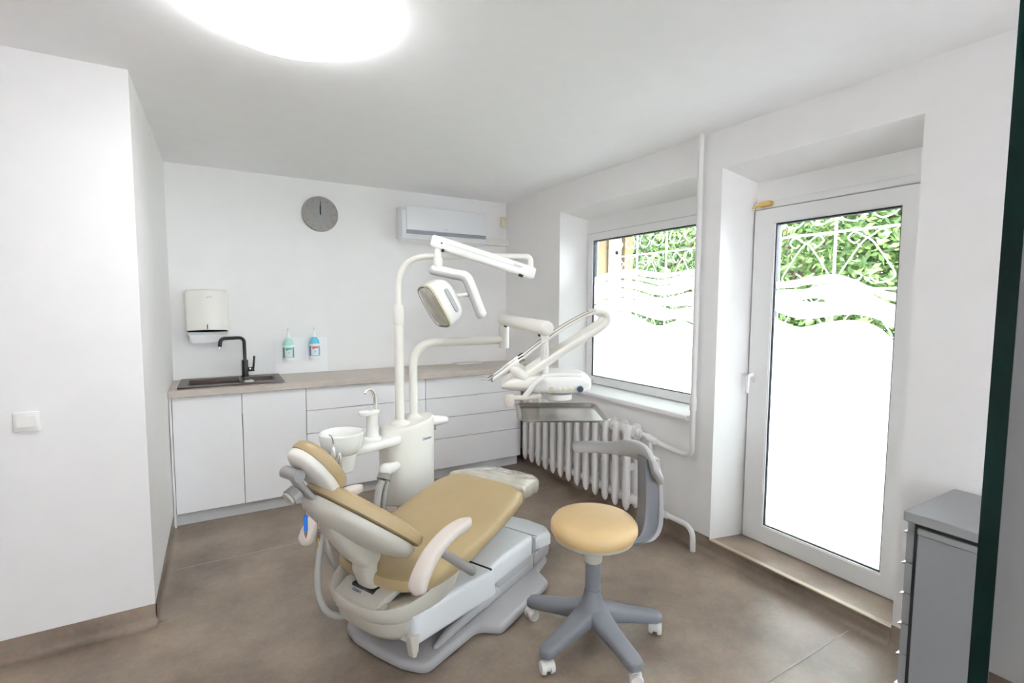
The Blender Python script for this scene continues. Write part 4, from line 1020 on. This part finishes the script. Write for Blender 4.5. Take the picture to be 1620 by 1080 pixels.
# swing arm: L-shaped bracket from under the seat up to the torso rest
def band(inner, outer, t0, t1, bev=.004):
    return pr([(p.x, p.y) for p in outer + inner[::-1]], t0, t1, bev, axis='y')
outer = catmull([Vector((p[0], p[1], 0)) for p in ((.10, .437), (.20, .437), (.275, .452), (.312, .51), (.312, .62), (.303, .72), (.288, .82))], 6)
inner = catmull([Vector((p[0], p[1], 0)) for p in ((.10, .458), (.17, .461), (.205, .478), (.226, .53), (.230, .62), (.228, .72), (.224, .82))], 6)
mid = [(o * .75 + i * .25) for o, i in zip(outer, inner)]
TS = .03
def azi(bm, deg=14):
    bmesh.ops.rotate(bm, verts=bm.verts, matrix=Matrix.Rotation(math.radians(deg), 3, 'Z')); return bm
ba = stl.part('swing_arm', azi(band(inner, mid, -.040, .040)), 'stool_grey')
stl.part('arm_back', azi(band(mid, outer, -.048, .048)), 'stool_silver', ba)
# torso rest: padded band curving round behind the seat
def rest_pad():
    bm = new(); rs = []; N = 40
    zt_ = smoothtab([(0, .822), (.10, .836), (.2, .858), (.33, .868), (.48, .864), (.58, .848), (.66, .836), (.9, .832), (1, .828)])
    zb_ = smoothtab([(0, .722), (.08, .714), (.16, .722), (.27, .762), (.4, .785), (.6, .780), (.9, .775), (1, .778)])
    for i in range(N + 1):
        f = i / N; a = math.radians(-8 + 112 * f); R = .272 - .012 * math.sin(f * PI)
        z1, z0 = interp(zt_, f), interp(zb_, f); zc, hh = (z1 + z0) / 2, (z1 - z0) / 2
        wt = .017 + .009 * math.sin(f * PI)
        k = math.sqrt(1 - (1 - min(1, (min(f, 1 - f) + .006) / .04)) ** 2)
        er = Vector((math.cos(a), math.sin(a), 0)); lean = .38 * max(0, 1 - f / .45)
        rs.append([er * (R + x * k - y * lean) + Vector((0, 0, zc + y * k)) for x, y in sell(0, 0, wt, hh, 2.8, 20)])
    return rings(bm, rs)
stl.part('torso_rest', rest_pad(), 'stool_silver')

# ------------------------------------------------------------------ glass door leaf beside the camera
gx, gy = .518, .136
gd_ = Thing('glass_leaf', 'dark green edge of a clear glass door leaf in the right foreground', 'glass door', (gx, gy, 0))
bm = bx(0, .80, -.006, .006, .008, 2.44)
mat('glass_edge', (0.0015, 0.018, 0.015), 0.3, noise=0.6, nscale=5, spec=.2)
gl = gd_.part('pane', bm, 'door_glass', smooth=False)
gd_.part('polished_edge', bx(-.0012, -.0002, -.006, .006, .008, 2.44), 'glass_edge', smooth=False)
gd_.part('floor_rail', bx(.0, .80, -.012, .012, .0005, .0078), 'chrome', smooth=False)

# ------------------------------------------------------------------ outside: grilles, wing of the house, trees, lawn
def grille(name, lab, x, ys, zs, motif):
    t = Thing(name, lab, 'grille', (x, sum(ys) / len(ys), zs[0]), group='white iron security grilles')
    oy = sum(ys) / len(ys)
    for y in ys: t.part('bar', tb([(0, y - oy, zs[0]), (0, y - oy, zs[-1])], .0075, 6), 'grille_white', smooth=False)
    for z in zs[1:-1] + [zs[0], zs[-1]]: t.part('rail', tb([(0, min(ys) - oy, z), (0, max(ys) - oy, z)], .0065, 6), 'grille_white', smooth=False)
    for (yc, w, z0, z1) in motif:
        h = z1 - z0; y = yc - oy
        for s in (-1, 1):
            pts = [(0, y + s * (.16 * w), z0 + .30 * h), (0, y + s * (.06 * w), z0 + .22 * h), (0, y + s * (.20 * w), z0 + .10 * h), (0, y + s * (.42 * w), z0 + .20 * h), (0, y + s * (.30 * w), z0 + .45 * h), (0, y + s * (.08 * w), z0 + .78 * h), (0, y - s * (.06 * w), z0 + .88 * h), (0, y - s * (.2 * w), z0 + .97 * h), (0, y - s * (.30 * w), z0 + .88 * h), (0, y - s * (.20 * w), z0 + .78 * h), (0, y - s * (.12 * w), z0 + .83 * h)]
            t.part('scroll', tb(catmull(pts, 5), .0042, 6), 'grille_white')
    return t
XG = 3.08
yb = [at_x(p, 377, XG).y for p in (1234, 1322, 1423)]
zr = [at_x(1234, 377, XG).z, at_x(1320, 458, XG).z]
dy = abs(yb[0] - yb[1])
ybs = [yb[1] + dy * k for k in (-2, -1, 0, 1, 2)]
mo = []
for a, b in zip(ybs, ybs[1:]):
    mo += [((a + b) / 2, dy, zr[1], zr[0]), ((a + b) / 2, dy, zr[0] + .02, zr[0] + (zr[0] - zr[1])), ((a + b) / 2, dy, zr[1] - (zr[0] - zr[1]), zr[1])]
hh = zr[0] - zr[1]
grille('door_grille', 'white scrolled iron grille outside the garden door', XG, ybs, [-.398, zr[1] - hh, zr[1], zr[0], 2.30], mo)
yb = [at_x(p, 400, XG).y for p in (1008, 1054, 1106)]
zr = [at_x(1054, 398, XG).z, at_x(1054, 398, XG).z - .42]
dy = abs(yb[0] - yb[1])
ybs = [yb[1] + dy * k for k in (-2, -1, 0, 1, 2)]
mo = []
for a, b in zip(ybs[:-1], ybs[1:]):
    mo += [((a + b) / 2, dy * .95, zr[1], zr[0]), ((a + b) / 2, dy * .95, zr[0] + .02, zr[0] + .40), ((a + b) / 2, dy * .95, zr[1] - .42, zr[1])]
grille('window_grille', 'white scrolled iron grille outside the radiator window', XG, ybs, [-.398, zr[1] - .42, zr[1], zr[0], 2.36], mo)

hw_ = Thing('house_wing', 'cream rendered wing of the house outside the window', 'building', (3.9, 4.62, -.4))
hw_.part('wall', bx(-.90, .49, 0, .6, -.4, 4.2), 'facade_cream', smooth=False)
hw_.part('downpipe', tb([(.150, -.05, -.4), (.150, -.05, 4.1)], .022, 12), 'panel_grey')
nb = hw_.part('notice_board', bx(.185, .345, -.03, -.002, -.39, 2.35), 'facade_white', smooth=False)
hw_.part('board_emblem', lt([(.022, -.004), (.022, .0), (.016, .0), (.016, -.004)], 20, (.265, -.032, 2.12), axis='y'), 'gap_dark', nb)
hw_.part('board_line', bx(.215, .315, -.033, -.031, 2.06, 2.072), 'panel_grey', nb, smooth=False)
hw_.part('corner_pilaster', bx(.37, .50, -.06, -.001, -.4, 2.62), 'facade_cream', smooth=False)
bm = bx(XO + .02, 5.6, -12, 24, -.5, -.399)
struct('terrace', bm, 'paving', 'pale paved terrace outside the garden door')
hw_.part('shade_slab', bx(-.90, .75, -1.35, .6, 2.62, 2.80), 'facade_white', smooth=False)  # unseen slab and parapet, added to keep sky light off the facade
hw_.part('shade_parapet', bx(-.90, .75, -1.35, -1.29, 2.80, 3.7), 'facade_white', smooth=False)
tag(finish('lawn', bx(5.6, 22, -12, 24, -.5, -.4), 'lawn', smooth=False), 'green lawn outside beyond the grilles', 'lawn')
bpy.data.objects['lawn']['kind'] = 'structure'

def tree(x, y, h, r, lab, m, n, seed):
    rd = random.Random(seed)
    t = Thing('tree', lab, 'tree', (x, y, -.4), group='trees in the garden')
    t.part('trunk', tb(catmull([(0, 0, -.4), (.05, .03, .3), (-.03, .08, .9), (.05, .0, 1.6), (0, .1, h * .7)], 5), [.11, .03], 10), 'bark')
    for k in range(9):
        a = rd.uniform(0, 2 * PI); z = rd.uniform(.3, h * .55); l = rd.uniform(.5, .9) * r
        t.part('branch', tb(catmull([(0, 0, z), (l * .4 * math.cos(a), l * .4 * math.sin(a), z + .3), (l * .75 * math.cos(a + .3), l * .75 * math.sin(a + .3), z + .75), (l * math.cos(a), l * math.sin(a), z + 1.3)], 4), [.04, .01], 7), 'bark')
    vs, fs = [], []
    cl = [(rd.gauss(0, r * .45), rd.gauss(0, r * .45), rd.uniform(.1, h)) for _ in range(110)]
    for k in range(n):
        c = rd.choice(cl); p = Vector((c[0] + rd.gauss(0, .28), c[1] + rd.gauss(0, .28), c[2] + rd.gauss(0, .22)))
        a = Vector((rd.gauss(0, 1), rd.gauss(0, 1), rd.gauss(0, .7))).normalized(); b = a.cross(Vector((rd.gauss(0, 1), rd.gauss(0, 1), rd.gauss(0, 1)))).normalized()
        s = rd.uniform(.034, .062) * (1.5 if x > 9 else 1); i = len(vs)
        vs += [p - a * s, p + b * s * .42, p + a * s, p - b * s * .42]; fs.append((i, i + 1, i + 2, i + 3))
    me = bpy.data.meshes.new('foliage'); me.from_pydata([tuple(v + Vector((0, 0, .4))) for v in vs], [], fs); me.materials.append(MATS[m])
    o = bpy.data.objects.new('foliage', me); COL.objects.link(o); o.parent = t.o; o['kind'] = 'stuff'
    return t
tree(6.6, 2.3, 3.9, 1.3, 'leafy tree seen at the right of the garden door glass', 'leaf_bright', 24000, 3)
tree(6.6, 3.9, 3.9, 1.25, 'leafy tree with dark branches seen at the left of the garden door glass', 'leaf_bright', 24000, 4)
tree(6.6, 5.9, 4.0, 1.3, 'leafy tree seen at the right of the window glass', 'leaf_deep', 22000, 5)
tree(6.9, 7.9, 4.2, 1.3, 'leafy tree seen through the window beside the house wing', 'leaf_deep', 20000, 6)
tree(10.2, 5.4, 5.2, 2.2, 'larger tree standing behind the others in the garden', 'leaf_bright', 16000, 8)
tree(10.6, 9.6, 5.2, 2.2, 'distant tree behind the one beside the house wing', 'leaf_bright', 14000, 9)
tree(10.0, 2.4, 5.2, 2.0, 'distant tree behind the one at the right of the door', 'leaf_deep', 16000, 10)
tree(13.4, 7.4, 6.0, 2.6, 'tall tree at the far end of the garden', 'leaf_deep', 16000, 11)
tree(13.2, 4.4, 6.0, 2.6, 'tall far tree seen above the garden door film', 'leaf_deep', 16000, 12)
